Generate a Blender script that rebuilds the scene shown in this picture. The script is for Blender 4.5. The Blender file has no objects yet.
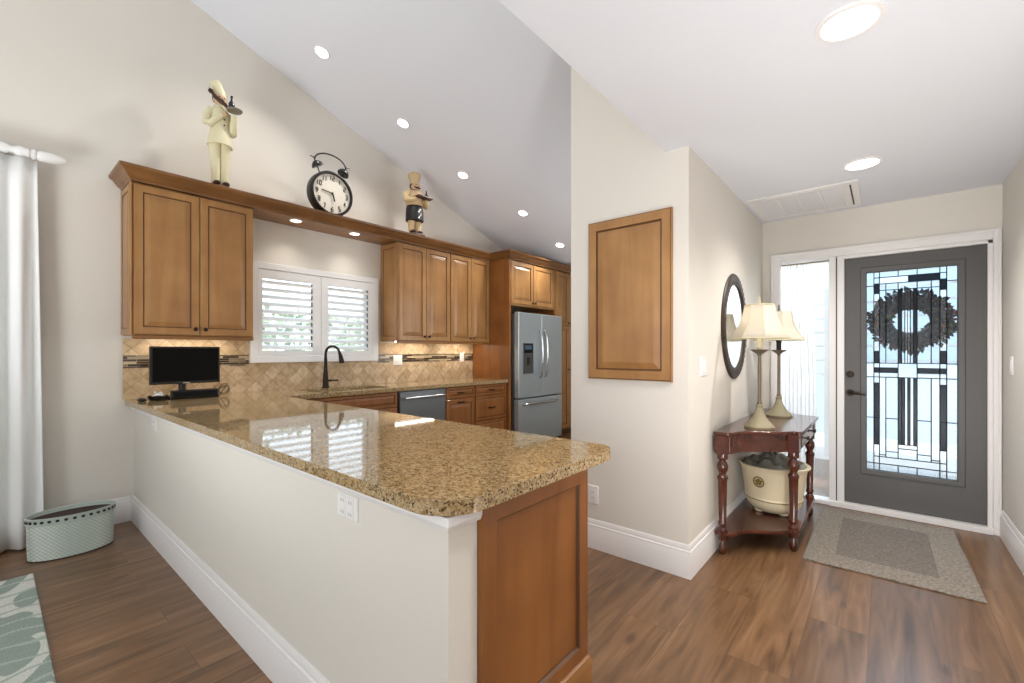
import bpy, bmesh, math, random
from mathutils import Vector
random.seed(7)
PI = math.pi
S = bpy.context.scene
COL = S.collection

# ------------------------------------------------------------------ camera, world, big lights, exposure
cd = bpy.data.cameras.new('camera'); cam = bpy.data.objects.new('camera', cd); COL.objects.link(cam)
cam.location = (0, 0, 1.275); cam.rotation_euler = (PI/2, 0, math.radians(40))
cd.sensor_width = 36; cd.lens = 36*444/1024; cd.shift_y = 10/1024; cd.clip_start = .02
S.camera = cam
S.view_settings.view_transform = 'Standard'; S.view_settings.look = 'None'
S.view_settings.gamma = 1; S.view_settings.use_curve_mapping = False
S.view_settings.exposure = 0.64
S.cycles.sample_clamp_indirect = 6

w = bpy.data.worlds.new('sky'); S.world = w; w.use_nodes = True
bg = w.node_tree.nodes['Background']
bg.inputs[0].default_value = (.80, .91, 1, 1); bg.inputs[1].default_value = 2.0

def light(name, kind, loc, energy, color=(1, 1, 1), size=.1, sizey=None, rot=(0, 0, 0), spot=None, blend=.5):
    l = bpy.data.lights.new(name, kind); l.energy = energy; l.color = color
    if kind == 'AREA':
        l.size = size
        if sizey: l.shape = 'RECTANGLE'; l.size_y = sizey
        else: l.shape = 'DISK'
    elif kind != 'SUN': l.shadow_soft_size = size
    if kind == 'SPOT': l.spot_size = spot; l.spot_blend = blend
    o = bpy.data.objects.new(name, l); o.location = loc; o.rotation_euler = rot; COL.objects.link(o); return o
DAY = (.93, .985, 1); WARM = (1, .86, .70); COOL = (.80, .90, 1)
sun = light('sun', 'SUN', (0, 0, 8), 2.6, (1, .96, .9), rot=(math.radians(38), 0, math.radians(70)))
sun.data.angle = .01
light('daylight_rear_sliders', 'AREA', (.3, -4.45, 1.25), 6, DAY, 2.4, 2.2, rot=(PI/2, 0, 0))
light('living_side_up_fill', 'AREA', (1.0, .3, .40), 8, (.97, .985, 1), 1.0, rot=(PI, 0, 0)).data.spread = 2.1  # unseen upward fill added to brighten the ceilings; no fixture here
light('foyer_up_fill', 'AREA', (.36, 1.0, .35), 14.5, (1, .965, .94), .6, rot=(PI-.80, 0, 0)).data.spread = 2.5  # added fill aimed up into the foyer for its far walls and ceiling
light('front_door_fill', 'AREA', (.10, 5.5, 2.55), 55, (.80, .90, 1), 1.0, rot=(-.85, 0, 0))  # added cool fill above the sight line, in place of daylight through the door
light('dining_side_up_fill', 'AREA', (-2.4, -1.8, .45), 41, (.94, .975, 1), 1.3, rot=(PI-.42, 0, 0)).data.spread = 2.3  # unseen fill added to lift the vault and upper kitchen wall
light('kitchen_side_fill', 'AREA', (-1.632, 4.2, 1.62), 15, (.95, .98, 1), 1.1, 1.7, rot=(0, PI/2, 0))  # added fill for refrigerator, cabinets and vault; no opening lies behind it
light('camera_flash_fill', 'POINT', (.55, -.9, 1.15), 17, (1, .985, .96), .25)  # added point fill standing in for a flash near the camera
light('dining_side_fill', 'POINT', (-2.1, -1.7, 1.75), 31, (1, .97, .95), .3)  # invented point fill for the lower window wall; no fixture hangs there

# ------------------------------------------------------------------ mesh helpers
class MB:
    def __init__(s): s.v = []; s.f = []; s.m = []
    def add(s, vs, fs, mi=0):
        n = len(s.v); s.v += [Vector(p) for p in vs]
        for f in fs: s.f.append([i+n for i in f]); s.m.append(mi)
        return s
    def box(s, x0, x1, y0, y1, z0, z1, mi=0):
        return s.add([(x0,y0,z0),(x1,y0,z0),(x1,y1,z0),(x0,y1,z0),(x0,y0,z1),(x1,y0,z1),(x1,y1,z1),(x0,y1,z1)],
                     [(0,3,2,1),(4,5,6,7),(0,1,5,4),(1,2,6,5),(2,3,7,6),(3,0,4,7)], mi)
    def prism(s, poly, ax, lo, hi, mi=0):
        P = {'x': lambda a,b,t: (t,a,b), 'y': lambda a,b,t: (a,t,b), 'z': lambda a,b,t: (a,b,t)}[ax]
        n = len(poly)
        return s.add([P(a,b,lo) for a,b in poly]+[P(a,b,hi) for a,b in poly],
                     [list(range(n))[::-1], list(range(n,2*n))]+[(i,(i+1)%n,(i+1)%n+n,i+n) for i in range(n)], mi)
    def holed(s, outer, holes, ax, lo, hi, mi=0):
        P = {'x': lambda a,b,t: (t,a,b), 'y': lambda a,b,t: (a,t,b), 'z': lambda a,b,t: (a,b,t)}[ax]
        bm = bmesh.new(); es = []
        for loop in [outer]+holes:
            vv = [bm.verts.new(P(a,b,lo)) for a,b in loop]
            es += [bm.edges.new((vv[i], vv[(i+1) % len(vv)])) for i in range(len(vv))]
        bmesh.ops.triangle_fill(bm, use_beauty=True, use_dissolve=False, edges=es)
        r = bmesh.ops.extrude_face_region(bm, geom=bm.faces[:])
        d = Vector(P(0,0,hi))-Vector(P(0,0,lo))
        for e in r['geom']:
            if isinstance(e, bmesh.types.BMVert): e.co += d
        bm.verts.index_update()
        s.add([v.co.copy() for v in bm.verts], [[v.index for v in f.verts] for f in bm.faces], mi); bm.free(); return s
    def lathe(s, prof, c=(0,0,0), n=24, sx=1, sy=1, mi=0, ph=0, fn=None):
        vs = []; fs = []
        for r, z in prof:
            for i in range(n):
                a = 2*PI*i/n+ph; k = fn(a, z) if fn else 1
                vs.append((c[0]+r*sx*k*math.cos(a), c[1]+r*sy*k*math.sin(a), c[2]+z))
        for j in range(len(prof)-1):
            for i in range(n):
                fs.append((j*n+i, j*n+(i+1)%n, (j+1)*n+(i+1)%n, (j+1)*n+i))
        if prof[0][0] > 1e-5: fs.append(tuple(range(n))[::-1])
        if prof[-1][0] > 1e-5: fs.append(tuple((len(prof)-1)*n+i for i in range(n)))
        return s.add(vs, fs, mi)
    def shell(s, prof, **k):   # open revolve, no caps
        m = MB(); m.lathe(prof, **k); fs = [f for f in m.f if len(f) == 4]; return s.add(m.v, fs, k.get('mi', 0))
    def tube(s, pts, r, n=10, mi=0, flat=1):
        pts = [Vector(p) for p in pts]; R = r if isinstance(r, (list, tuple)) else [r]*len(pts)
        vs = []; fs = []; up = None
        for j, p in enumerate(pts):
            t = (pts[min(j+1, len(pts)-1)]-pts[max(j-1, 0)]).normalized()
            if up is None: up = t.orthogonal().normalized()
            up = (up-t*up.dot(t)).normalized(); sd = t.cross(up)
            for i in range(n):
                a = 2*PI*i/n; vs.append(p+(up*math.cos(a)+sd*math.sin(a)*flat)*R[j])
        for j in range(len(pts)-1):
            for i in range(n): fs.append((j*n+i, j*n+(i+1)%n, (j+1)*n+(i+1)%n, (j+1)*n+i))
        fs += [tuple(range(n))[::-1], tuple((len(pts)-1)*n+i for i in range(n))]
        return s.add(vs, fs, mi)
    def ball(s, c, r, n=16, mi=0):
        r = r if isinstance(r, (list, tuple)) else (r, r, r); k = n//2
        m = MB(); m.lathe([(math.sin(PI*j/k)+1e-6, -math.cos(PI*j/k)) for j in range(k+1)], n=n)
        return s.add([(c[0]+p.x*r[0], c[1]+p.y*r[1], c[2]+p.z*r[2]) for p in m.v], m.f, mi)
    def sweep(s, prof, path, mi=0):     # profile (outward to the right of the path, z)
        P = [Vector((a, b)) for a, b in path]; n = len(prof); N = len(P); vs = []; fs = []
        nr = [Vector(((P[i+1]-P[i]).y, -(P[i+1]-P[i]).x)).normalized() for i in range(N-1)]
        for i in range(N):
            a = nr[max(i-1, 0)]; b = nr[min(i, N-2)]; o = (a+b)/(1+a.dot(b))
            for d, z in prof: q = P[i]+o*d; vs.append((q.x, q.y, z))
        for i in range(N-1):
            for j in range(n): fs.append((i*n+j, (i+1)*n+j, (i+1)*n+(j+1)%n, i*n+(j+1)%n))
        fs += [tuple(range(n)), tuple((N-1)*n+j for j in range(n))[::-1]]
        return s.add(vs, fs, mi)
    def loops(s, o, a, b, n, w, h, L):  # nested rectangles (inset, depth, material of the ring that leads to the next)
        o = Vector(o); a = Vector(a); b = Vector(b); n = Vector(n); vs = []; k = len(s.v); fs = []; ms = []
        for i, d, _ in L:
            for x, y in ((i,i),(w-i,i),(w-i,h-i),(i,h-i)): vs.append(o+a*x+b*y+n*d)
        for j in range(len(L)-1):
            for i in range(4): fs.append((j*4+i, j*4+(i+1)%4, j*4+4+(i+1)%4, j*4+4+i)); ms.append(L[j][2])
        q = (len(L)-1)*4; fs += [(q,q+1,q+2,q+3), (3,2,1,0)]; ms += [L[-1][2], 0]
        s.v += vs
        for f, m in zip(fs, ms): s.f.append([i+k for i in f]); s.m.append(m)
        return s

ORG = {}
def obj(name, mb, mats, parent=None, bevel=0, smooth=None, seg=2):
    me = bpy.data.meshes.new(name); off = ORG.get(parent.name, Vector()) if parent else Vector()
    me.from_pydata([v-off for v in mb.v], [], mb.f)
    for m in (mats if isinstance(mats, (list, tuple)) else [mats]): me.materials.append(m)
    me.polygons.foreach_set('material_index', mb.m)
    bm = bmesh.new(); bm.from_mesh(me); bmesh.ops.recalc_face_normals(bm, faces=bm.faces[:]); bm.to_mesh(me); bm.free()
    if smooth is not None:
        me.polygons.foreach_set('use_smooth', [True]*len(me.polygons)); me.set_sharp_from_angle(angle=math.radians(smooth))
    o = bpy.data.objects.new(name, me); COL.objects.link(o)
    if parent: o.parent = parent; ORG[o.name] = off
    if bevel:
        b = o.modifiers.new('bevel', 'BEVEL'); b.width = bevel; b.segments = seg; b.limit_method = 'ANGLE'; b.angle_limit = math.radians(35)
        if smooth is None:
            me.polygons.foreach_set('use_smooth', [True]*len(me.polygons)); me.set_sharp_from_angle(angle=math.radians(60))
            b.harden_normals = True
    return o
def tag(o, label, cat, group=None):
    o['label'] = label; o['category'] = cat
    if group: o['group'] = group
    return o
def thing(name, label, cat, loc, group=None):
    o = bpy.data.objects.new(name, None); o.empty_display_size = .05; COL.objects.link(o); o.location = loc
    ORG[o.name] = Vector(loc); return tag(o, label, cat, group)
def struct(name, mb, mats, parent=None, bevel=0, smooth=None):
    o = obj(name, mb, mats, parent, bevel, smooth)
    if not parent: o['kind'] = 'structure'
    return o
def sroot(name, loc):
    o = bpy.data.objects.new(name, None); COL.objects.link(o); o.location = loc; ORG[o.name] = Vector(loc); o['kind'] = 'structure'; return o

# ------------------------------------------------------------------ materials
def srgb(r, g, b):
    f = lambda c: (c/255/12.92) if c/255 <= .04045 else ((c/255+.055)/1.055)**2.4
    return (f(r), f(g), f(b), 1)
def base(name):
    m = bpy.data.materials.new(name); m.use_nodes = True; nt = m.node_tree
    return m, nt, nt.nodes, nt.links, nt.nodes['Principled BSDF']
def setp(p, **k):
    for a, b in k.items(): p.inputs[a.replace('_', ' ')].default_value = b
def plain(name, col, rough=.5, metal=0, bump=0, bscale=80, **k):
    m, nt, N, L, p = base(name)
    p.inputs['Base Color'].default_value = col; p.inputs['Roughness'].default_value = rough; p.inputs['Metallic'].default_value = metal
    setp(p, **k)
    tc = N.new('ShaderNodeTexCoord'); nz = N.new('ShaderNodeTexNoise'); nz.inputs['Scale'].default_value = bscale
    L.new(tc.outputs['Object'], nz.inputs['Vector'])
    mx = N.new('ShaderNodeMixRGB'); mx.blend_type = 'MULTIPLY'; mx.inputs[0].default_value = .06
    mx.inputs[1].default_value = col; L.new(nz.outputs['Fac'], mx.inputs[2]); L.new(mx.outputs[0], p.inputs['Base Color'])
    if bump:
        bp = N.new('ShaderNodeBump'); bp.inputs['Strength'].default_value = bump; bp.inputs['Distance'].default_value = .002
        L.new(nz.outputs['Fac'], bp.inputs['Height']); L.new(bp.outputs[0], p.inputs['Normal'])
    return m
def ramp(N, stops):
    r = N.new('ShaderNodeValToRGB'); e = r.color_ramp.elements
    while len(e) < len(stops): e.new(.5)
    for i, (p, c) in enumerate(stops): e[i].position = p; e[i].color = c
    return r
def wood(name, dark, mid, lightc, rough=.35, scale=(22, 22, 1.6), coat=0.0):
    m, nt, N, L, p = base(name)
    tc = N.new('ShaderNodeTexCoord'); oi = N.new('ShaderNodeObjectInfo'); mp = N.new('ShaderNodeMapping')
    mp.inputs['Scale'].default_value = scale
    cmb = N.new('ShaderNodeVectorMath'); cmb.operation = 'SCALE'; cmb.inputs[0].default_value = (3.1, 7.7, 5.3)
    L.new(oi.outputs['Random'], cmb.inputs['Scale']); ad = N.new('ShaderNodeVectorMath')
    L.new(tc.outputs['Object'], ad.inputs[0]); L.new(cmb.outputs[0], ad.inputs[1]); L.new(ad.outputs[0], mp.inputs[0])
    n1 = N.new('ShaderNodeTexNoise'); n1.inputs['Scale'].default_value = 1; n1.inputs['Detail'].default_value = 7; n1.inputs['Distortion'].default_value = .6
    L.new(mp.outputs[0], n1.inputs['Vector'])
    r = ramp(N, [(.25, dark), (.5, mid), (.75, lightc)]); L.new(n1.outputs['Fac'], r.inputs[0])
    n2 = N.new('ShaderNodeTexNoise'); n2.inputs['Scale'].default_value = 4; L.new(ad.outputs[0], n2.inputs['Vector'])
    mx = N.new('ShaderNodeMixRGB'); mx.blend_type = 'SOFT_LIGHT'; mx.inputs[0].default_value = .5
    L.new(r.outputs[0], mx.inputs[1]); L.new(n2.outputs['Fac'], mx.inputs[2])
    L.new(mx.outputs[0], p.inputs['Base Color']); setp(p, Roughness=rough, Coat_Weight=coat, Coat_Roughness=.12)
    return m
def glassy(name, tint, tl_col, wt=.3, wg=.08, bump=0, bscale=60):
    # thin pane: mostly transparent, part milky, a little mirror
    m, nt, N, L, p = base(name); N.remove(p); out = N['Material Output']
    t = N.new('ShaderNodeBsdfTransparent'); t.inputs[0].default_value = tint
    d = N.new('ShaderNodeBsdfTranslucent'); d.inputs[0].default_value = tl_col
    g = N.new('ShaderNodeBsdfGlossy'); g.inputs['Roughness'].default_value = .28
    a = N.new('ShaderNodeMixShader'); a.inputs[0].default_value = wt; L.new(t.outputs[0], a.inputs[1]); L.new(d.outputs[0], a.inputs[2])
    b = N.new('ShaderNodeMixShader'); b.inputs[0].default_value = wg; L.new(a.outputs[0], b.inputs[1]); L.new(g.outputs[0], b.inputs[2])
    if bump:
        tc = N.new('ShaderNodeTexCoord'); v = N.new('ShaderNodeTexNoise'); v.inputs['Scale'].default_value = bscale; v.inputs['Detail'].default_value = 4
        L.new(tc.outputs['Object'], v.inputs['Vector'])
        r = ramp(N, [(.40, (wt-.3, wt-.3, wt-.3, 1)), (.6, (min(1, wt+.25),)*3+(1,))]); L.new(v.outputs['Fac'], r.inputs[0]); L.new(r.outputs[0], a.inputs[0])
        bp = N.new('ShaderNodeBump'); bp.inputs['Strength'].default_value = bump; L.new(v.outputs['Fac'], bp.inputs['Height'])
        L.new(bp.outputs[0], g.inputs['Normal'])
    L.new(b.outputs[0], out.inputs[0]); return m
def emit(name, col, s):
    m, nt, N, L, p = base(name); setp(p, Emission_Strength=s); p.inputs['Emission Color'].default_value = col; p.inputs['Base Color'].default_value = (.8,.8,.8,1)
    return m

WALL = plain('wall_paint', srgb(223, 218, 209), .85, bump=.15, bscale=220)
CEIL = plain('ceiling_paint', srgb(226, 229, 236), .9, bump=.15, bscale=200)
TRIM = plain('trim_white', srgb(236, 234, 233), .4)
SHUT = plain('shutter_white', srgb(240, 240, 240), .35)
MAPLE = wood('maple', srgb(146, 103, 58), srgb(158, 114, 66), srgb(167, 124, 74), .38, scale=(12, 12, 1.3), coat=.12)
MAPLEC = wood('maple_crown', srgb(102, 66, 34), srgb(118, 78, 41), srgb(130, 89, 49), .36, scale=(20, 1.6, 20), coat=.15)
GLAZE = plain('maple_glaze', srgb(92, 57, 31), .45)
MAPLE2 = wood('maple_reddish', srgb(124, 75, 34), srgb(138, 86, 41), srgb(148, 96, 48), .38, scale=(12, 12, 1.2), coat=.12)
MAPLEH = wood('maple_crossgrain', srgb(122, 80, 40), srgb(142, 96, 50), srgb(154, 110, 60), .38, scale=(20, 1.6, 20), coat=.15)
MAHOG = wood('mahogany', srgb(58, 25, 14), srgb(76, 33, 19), srgb(92, 43, 25), .22, scale=(14, 3, 14), coat=.4)
BRONZE = plain('dark_bronze', srgb(46, 36, 30), .38, .7)
BLACK = plain('black_plastic', srgb(16, 15, 15), .35)
SCREEN = plain('screen_black', srgb(9, 8, 8), .5, Specular_IOR_Level=.12)
STEEL = plain('stainless', srgb(176, 186, 190), .33, .6, bscale=12)
STEELD = plain('steel_side', srgb(92, 94, 98), .45, .6)
CHROME = plain('bright_steel', srgb(205, 207, 210), .2, 1.0)
PLATE = plain('plate_white', srgb(238, 237, 234), .35)
SLOT = plain('slot_dark', srgb(70, 68, 66), .6)
CREAM = plain('cream_resin', srgb(222, 214, 178), .5)
SKIN = plain('figurine_skin', srgb(214, 178, 140), .5)
HAIR = plain('figurine_hair', srgb(62, 34, 24), .5)
CLOCKF = plain('clock_paper', srgb(216, 210, 196), .6)
DOORG = plain('door_grey', srgb(86, 84, 83), .42)
LEAD = plain('lead_came', srgb(34, 38, 44), .55, .2)
STONE = plain('antique_stone', srgb(148, 140, 114), .75, bump=.7, bscale=70)
LAMPM = plain('antique_silver', srgb(118, 108, 92), .4, .5, bump=.3, bscale=120)
FRAME = plain('mirror_wood', srgb(58, 44, 32), .45, bump=.3, bscale=60)
POT = plain('pot_cream', srgb(226, 212, 180), .4, bump=.1, bscale=40)
GOLD = plain('emblem_gold', srgb(140, 116, 56), .4, .3)
LINER = plain('crumpled_liner', srgb(142, 140, 130), .45, bump=.5, bscale=30)
MINT = plain('mint_enamel', srgb(180, 192, 184), .45)
DARKIN = plain('basket_inside', srgb(58, 44, 36), .7)
MIRROR, _n, _N, _L, _p = base('mirror_glass'); setp(_p, Metallic=1, Roughness=.02); _p.inputs['Base Color'].default_value = (.9, .92, .93, 1)
CAN = emit('downlight_glow', (1, .97, .92, 1), 6)
CANW = emit('downlight_warm', (1, .88, .72, 1), 5)
PANE = glassy('clear_pane', (.97, .99, 1, 1), (.9, .95, 1, 1), .05, .05)
CLEARB = glassy('clear_bevel_pane', (.84, .92, .98, 1), (.8, .92, 1, 1), .0, .02)
FROST = glassy('frosted_pane', (.88, .95, 1, 1), (.72, .86, .95, 1), .25, .02)
SEEDY = glassy('seedy_pane', (.92, .97, 1, 1), (.8, .9, .97, 1), .35, .02, .4, 260)
BEVEL = glassy('bevel_pane', (.93, .97, 1, 1), (.9, .95, 1, 1), .02, .03)
DARKREFR = glassy('bevel_pane_refracted_dark', (.06, .095, .13, 1), (.2, .26, .3, 1), .01, .02)  # dark tint painted in for dark surroundings refracted by the bevels

def sheer(name, col, wt, gap):
    m, nt, N, L, p = base(name); out = N['Material Output']
    d = N.new('ShaderNodeBsdfTranslucent'); d.inputs[0].default_value = col; p.inputs['Base Color'].default_value = col; setp(p, Roughness=.9)
    a = N.new('ShaderNodeMixShader'); a.inputs[0].default_value = wt; L.new(p.outputs[0], a.inputs[1]); L.new(d.outputs[0], a.inputs[2])
    t = N.new('ShaderNodeBsdfTransparent'); b = N.new('ShaderNodeMixShader'); b.inputs[0].default_value = gap
    L.new(a.outputs[0], b.inputs[1]); L.new(t.outputs[0], b.inputs[2]); L.new(b.outputs[0], out.inputs[0]); return m
CURT = sheer('white_curtain', srgb(246, 247, 246), .10, .0)
SHEER = sheer('sheer_voile', srgb(246, 245, 243), .8, .10)
SHADE = sheer('lamp_shade_cloth', srgb(234, 228, 216), .5, 0)

def floor_mat():
    m, nt, N, L, p = base('oak_planks')
    tc = N.new('ShaderNodeTexCoord'); sx = N.new('ShaderNodeSeparateXYZ'); L.new(tc.outputs['Object'], sx.inputs[0])
    cb = N.new('ShaderNodeCombineXYZ'); L.new(sx.outputs['Y'], cb.inputs['X']); L.new(sx.outputs['X'], cb.inputs['Y'])
    mp = N.new('ShaderNodeMapping'); mp.inputs['Location'].default_value = (.35, .054, 0); L.new(cb.outputs[0], mp.inputs[0])
    br = N.new('ShaderNodeTexBrick'); br.offset = .37; br.offset_frequency = 2; br.squash = 1
    for k, v in (('Color1', (0,0,0,1)), ('Color2', (1,1,1,1)), ('Mortar', (.5,.5,.5,1))): br.inputs[k].default_value = v
    br.inputs['Scale'].default_value = 1; br.inputs['Mortar Size'].default_value = .0016; br.inputs['Mortar Smooth'].default_value = .3
    br.inputs['Brick Width'].default_value = 1.45; br.inputs['Row Height'].default_value = .228
    L.new(mp.outputs[0], br.inputs['Vector'])
    sc = N.new('ShaderNodeVectorMath'); sc.operation = 'MULTIPLY'; sc.inputs[1].default_value = (1.5, 15, 1); L.new(mp.outputs[0], sc.inputs[0])
    of = N.new('ShaderNodeVectorMath'); of.operation = 'MULTIPLY_ADD'; of.inputs[1].default_value = (37, 53, 29)
    L.new(br.outputs['Color'], of.inputs[0]); L.new(sc.outputs[0], of.inputs[2])
    n1 = N.new('ShaderNodeTexNoise'); n1.inputs['Scale'].default_value = 1; n1.inputs['Detail'].default_value = 8; n1.inputs['Distortion'].default_value = 1.4
    L.new(of.outputs[0], n1.inputs['Vector'])
    r = ramp(N, [(.28, srgb(84, 59, 37)), (.45, srgb(111, 80, 52)), (.6, srgb(127, 94, 64)), (.78, srgb(148, 115, 82))]); L.new(n1.outputs['Fac'], r.inputs[0])
    hv = N.new('ShaderNodeHueSaturation'); vr = N.new('ShaderNodeMapRange'); vr.inputs['To Min'].default_value = .82; vr.inputs['To Max'].default_value = 1.12
    L.new(br.outputs['Color'], vr.inputs['Value']); L.new(vr.outputs[0], hv.inputs['Value']); L.new(r.outputs[0], hv.inputs['Color'])
    kn = N.new('ShaderNodeTexVoronoi'); kn.inputs['Scale'].default_value = 1
    s2 = N.new('ShaderNodeVectorMath'); s2.operation = 'MULTIPLY'; s2.inputs[1].default_value = (2.2, 5.5, 1); L.new(mp.outputs[0], s2.inputs[0])
    nd = N.new('ShaderNodeVectorMath'); nd.operation = 'MULTIPLY_ADD'; nd.inputs[1].default_value = (.35,.35,.35)
    L.new(n1.outputs['Color'], nd.inputs[0]); L.new(s2.outputs[0], nd.inputs[2]); L.new(nd.outputs[0], kn.inputs['Vector'])
    kr = ramp(N, [(.04, (.35,.27,.2,1)), (.13, (1,1,1,1))]); L.new(kn.outputs['Distance'], kr.inputs[0])
    mk = N.new('ShaderNodeMixRGB'); mk.blend_type = 'MULTIPLY'; mk.inputs[0].default_value = .75; L.new(hv.outputs[0], mk.inputs[1]); L.new(kr.outputs[0], mk.inputs[2])
    mm = N.new('ShaderNodeMixRGB'); mm.inputs[2].default_value = srgb(88, 64, 46); L.new(br.outputs['Fac'], mm.inputs[0]); L.new(mk.outputs[0], mm.inputs[1])
    L.new(mm.outputs[0], p.inputs['Base Color']); setp(p, Roughness=.29, Specular_IOR_Level=.6)
    bp = N.new('ShaderNodeBump'); bp.inputs['Strength'].default_value = .12; bp.inputs['Distance'].default_value = .003; L.new(n1.outputs['Fac'], bp.inputs['Height']); L.new(bp.outputs[0], p.inputs['Normal'])
    return m
FLOOR = floor_mat()
def granite():
    m, nt, N, L, p = base('gold_granite')
    tc = N.new('ShaderNodeTexCoord')
    n1 = N.new('ShaderNodeTexNoise'); n1.inputs['Scale'].default_value = 66; n1.inputs['Detail'].default_value = 5; n1.inputs['Roughness'].default_value = .65
    L.new(tc.outputs['Object'], n1.inputs['Vector'])
    r1 = ramp(N, [(.30, srgb(104, 82, 54)), (.42, srgb(146, 118, 78)), (.53, srgb(166, 138, 96)), (.68, srgb(186, 164, 126)), (.80, srgb(160, 142, 108))]); L.new(n1.outputs['Fac'], r1.inputs[0])
    v = N.new('ShaderNodeTexVoronoi'); v.inputs['Scale'].default_value = 210
    nn = N.new('ShaderNodeTexNoise'); nn.inputs['Scale'].default_value = 90; L.new(tc.outputs['Object'], nn.inputs['Vector'])
    ad = N.new('ShaderNodeVectorMath'); ad.operation = 'MULTIPLY_ADD'; ad.inputs[1].default_value = (.011,.011,.011)
    L.new(nn.outputs['Color'], ad.inputs[0]); L.new(tc.outputs['Object'], ad.inputs[2]); L.new(ad.outputs[0], v.inputs['Vector'])
    sp = N.new('ShaderNodeSeparateColor'); L.new(v.outputs['Color'], sp.inputs[0])
    r2 = ramp(N, [(.0, (1,1,1,1)), (.13, (1,1,1,1)), (.17, (0,0,0,1))]); L.new(sp.outputs[0], r2.inputs[0])
    r3 = ramp(N, [(.80, (0,0,0,1)), (.86, (1,1,1,1))]); L.new(sp.outputs[1], r3.inputs[0])
    a = N.new('ShaderNodeMixRGB'); L.new(r2.outputs[0], a.inputs[0]); L.new(r1.outputs[0], a.inputs[1]); a.inputs[2].default_value = srgb(66, 54, 40)
    b = N.new('ShaderNodeMixRGB'); L.new(r3.outputs[0], b.inputs[0]); L.new(a.outputs[0], b.inputs[1]); b.inputs[2].default_value = srgb(180, 166, 134)
    L.new(b.outputs[0], p.inputs['Base Color']); setp(p, Roughness=.045, Specular_IOR_Level=.6)
    return m
GRAN = granite()
def tiles():
    m, nt, N, L, p = base('travertine_diagonal')
    tc = N.new('ShaderNodeTexCoord'); sx = N.new('ShaderNodeSeparateXYZ'); L.new(tc.outputs['Object'], sx.inputs[0])
    cb = N.new('ShaderNodeCombineXYZ'); L.new(sx.outputs['Y'], cb.inputs['X']); L.new(sx.outputs['Z'], cb.inputs['Y'])
    mp = N.new('ShaderNodeMapping'); mp.inputs['Rotation'].default_value = (0, 0, PI/4); L.new(cb.outputs[0], mp.inputs[0])
    br = N.new('ShaderNodeTexBrick'); br.offset = 0; br.inputs['Scale'].default_value = 1; br.inputs['Brick Width'].default_value = .102; br.inputs['Row Height'].default_value = .102
    br.inputs['Mortar Size'].default_value = .0016; br.inputs['Color1'].default_value = srgb(190, 162, 124); br.inputs['Color2'].default_value = srgb(220, 197, 164); br.inputs['Mortar'].default_value = srgb(150, 126, 98)
    L.new(mp.outputs[0], br.inputs['Vector'])
    n = N.new('ShaderNodeTexNoise'); n.inputs['Scale'].default_value = 26; n.inputs['Detail'].default_value = 6; L.new(tc.outputs['Object'], n.inputs['Vector'])
    r = ramp(N, [(.3, (.62,.56,.48,1)), (.6, (1,1,1,1))]); L.new(n.outputs['Fac'], r.inputs[0])
    mx = N.new('ShaderNodeMixRGB'); mx.blend_type = 'MULTIPLY'; mx.inputs[0].default_value = .7; L.new(br.outputs['Color'], mx.inputs[1]); L.new(r.outputs[0], mx.inputs[2])
    L.new(mx.outputs[0], p.inputs['Base Color']); setp(p, Roughness=.5)
    return m
TILE = tiles()
def mosaic():
    m, nt, N, L, p = base('glass_strip_mosaic')
    tc = N.new('ShaderNodeTexCoord'); sx = N.new('ShaderNodeSeparateXYZ'); L.new(tc.outputs['Object'], sx.inputs[0])
    cb = N.new('ShaderNodeCombineXYZ'); L.new(sx.outputs['Y'], cb.inputs['X']); L.new(sx.outputs['Z'], cb.inputs['Y'])
    mp = N.new('ShaderNodeMapping'); mp.inputs['Location'].default_value = (0, .004, 0); L.new(cb.outputs[0], mp.inputs[0])
    br = N.new('ShaderNodeTexBrick'); br.offset = .41; br.offset_frequency = 3; br.inputs['Scale'].default_value = 1; br.inputs['Brick Width'].default_value = .125; br.inputs['Row Height'].default_value = .0185
    br.inputs['Mortar Size'].default_value = .0012; br.inputs['Color1'].default_value = (0,0,0,1); br.inputs['Color2'].default_value = (1,1,1,1); br.inputs['Mortar'].default_value = (.5,.5,.5,1)
    L.new(mp.outputs[0], br.inputs['Vector'])
    r = ramp(N, [(0, srgb(40, 30, 24)), (.32, srgb(74, 56, 42)), (.42, srgb(126, 112, 90)), (.56, srgb(186, 168, 136)), (.68, srgb(58, 46, 38)), (.85, srgb(150, 140, 120))]); r.color_ramp.interpolation = 'CONSTANT'
    L.new(br.outputs['Color'], r.inputs[0])
    mx = N.new('ShaderNodeMixRGB'); mx.inputs[2].default_value = srgb(180, 160, 130); L.new(br.outputs['Fac'], mx.inputs[0]); L.new(r.outputs[0], mx.inputs[1])
    L.new(mx.outputs[0], p.inputs['Base Color']); setp(p, Roughness=.15); return m
MOSAIC = mosaic()
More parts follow.
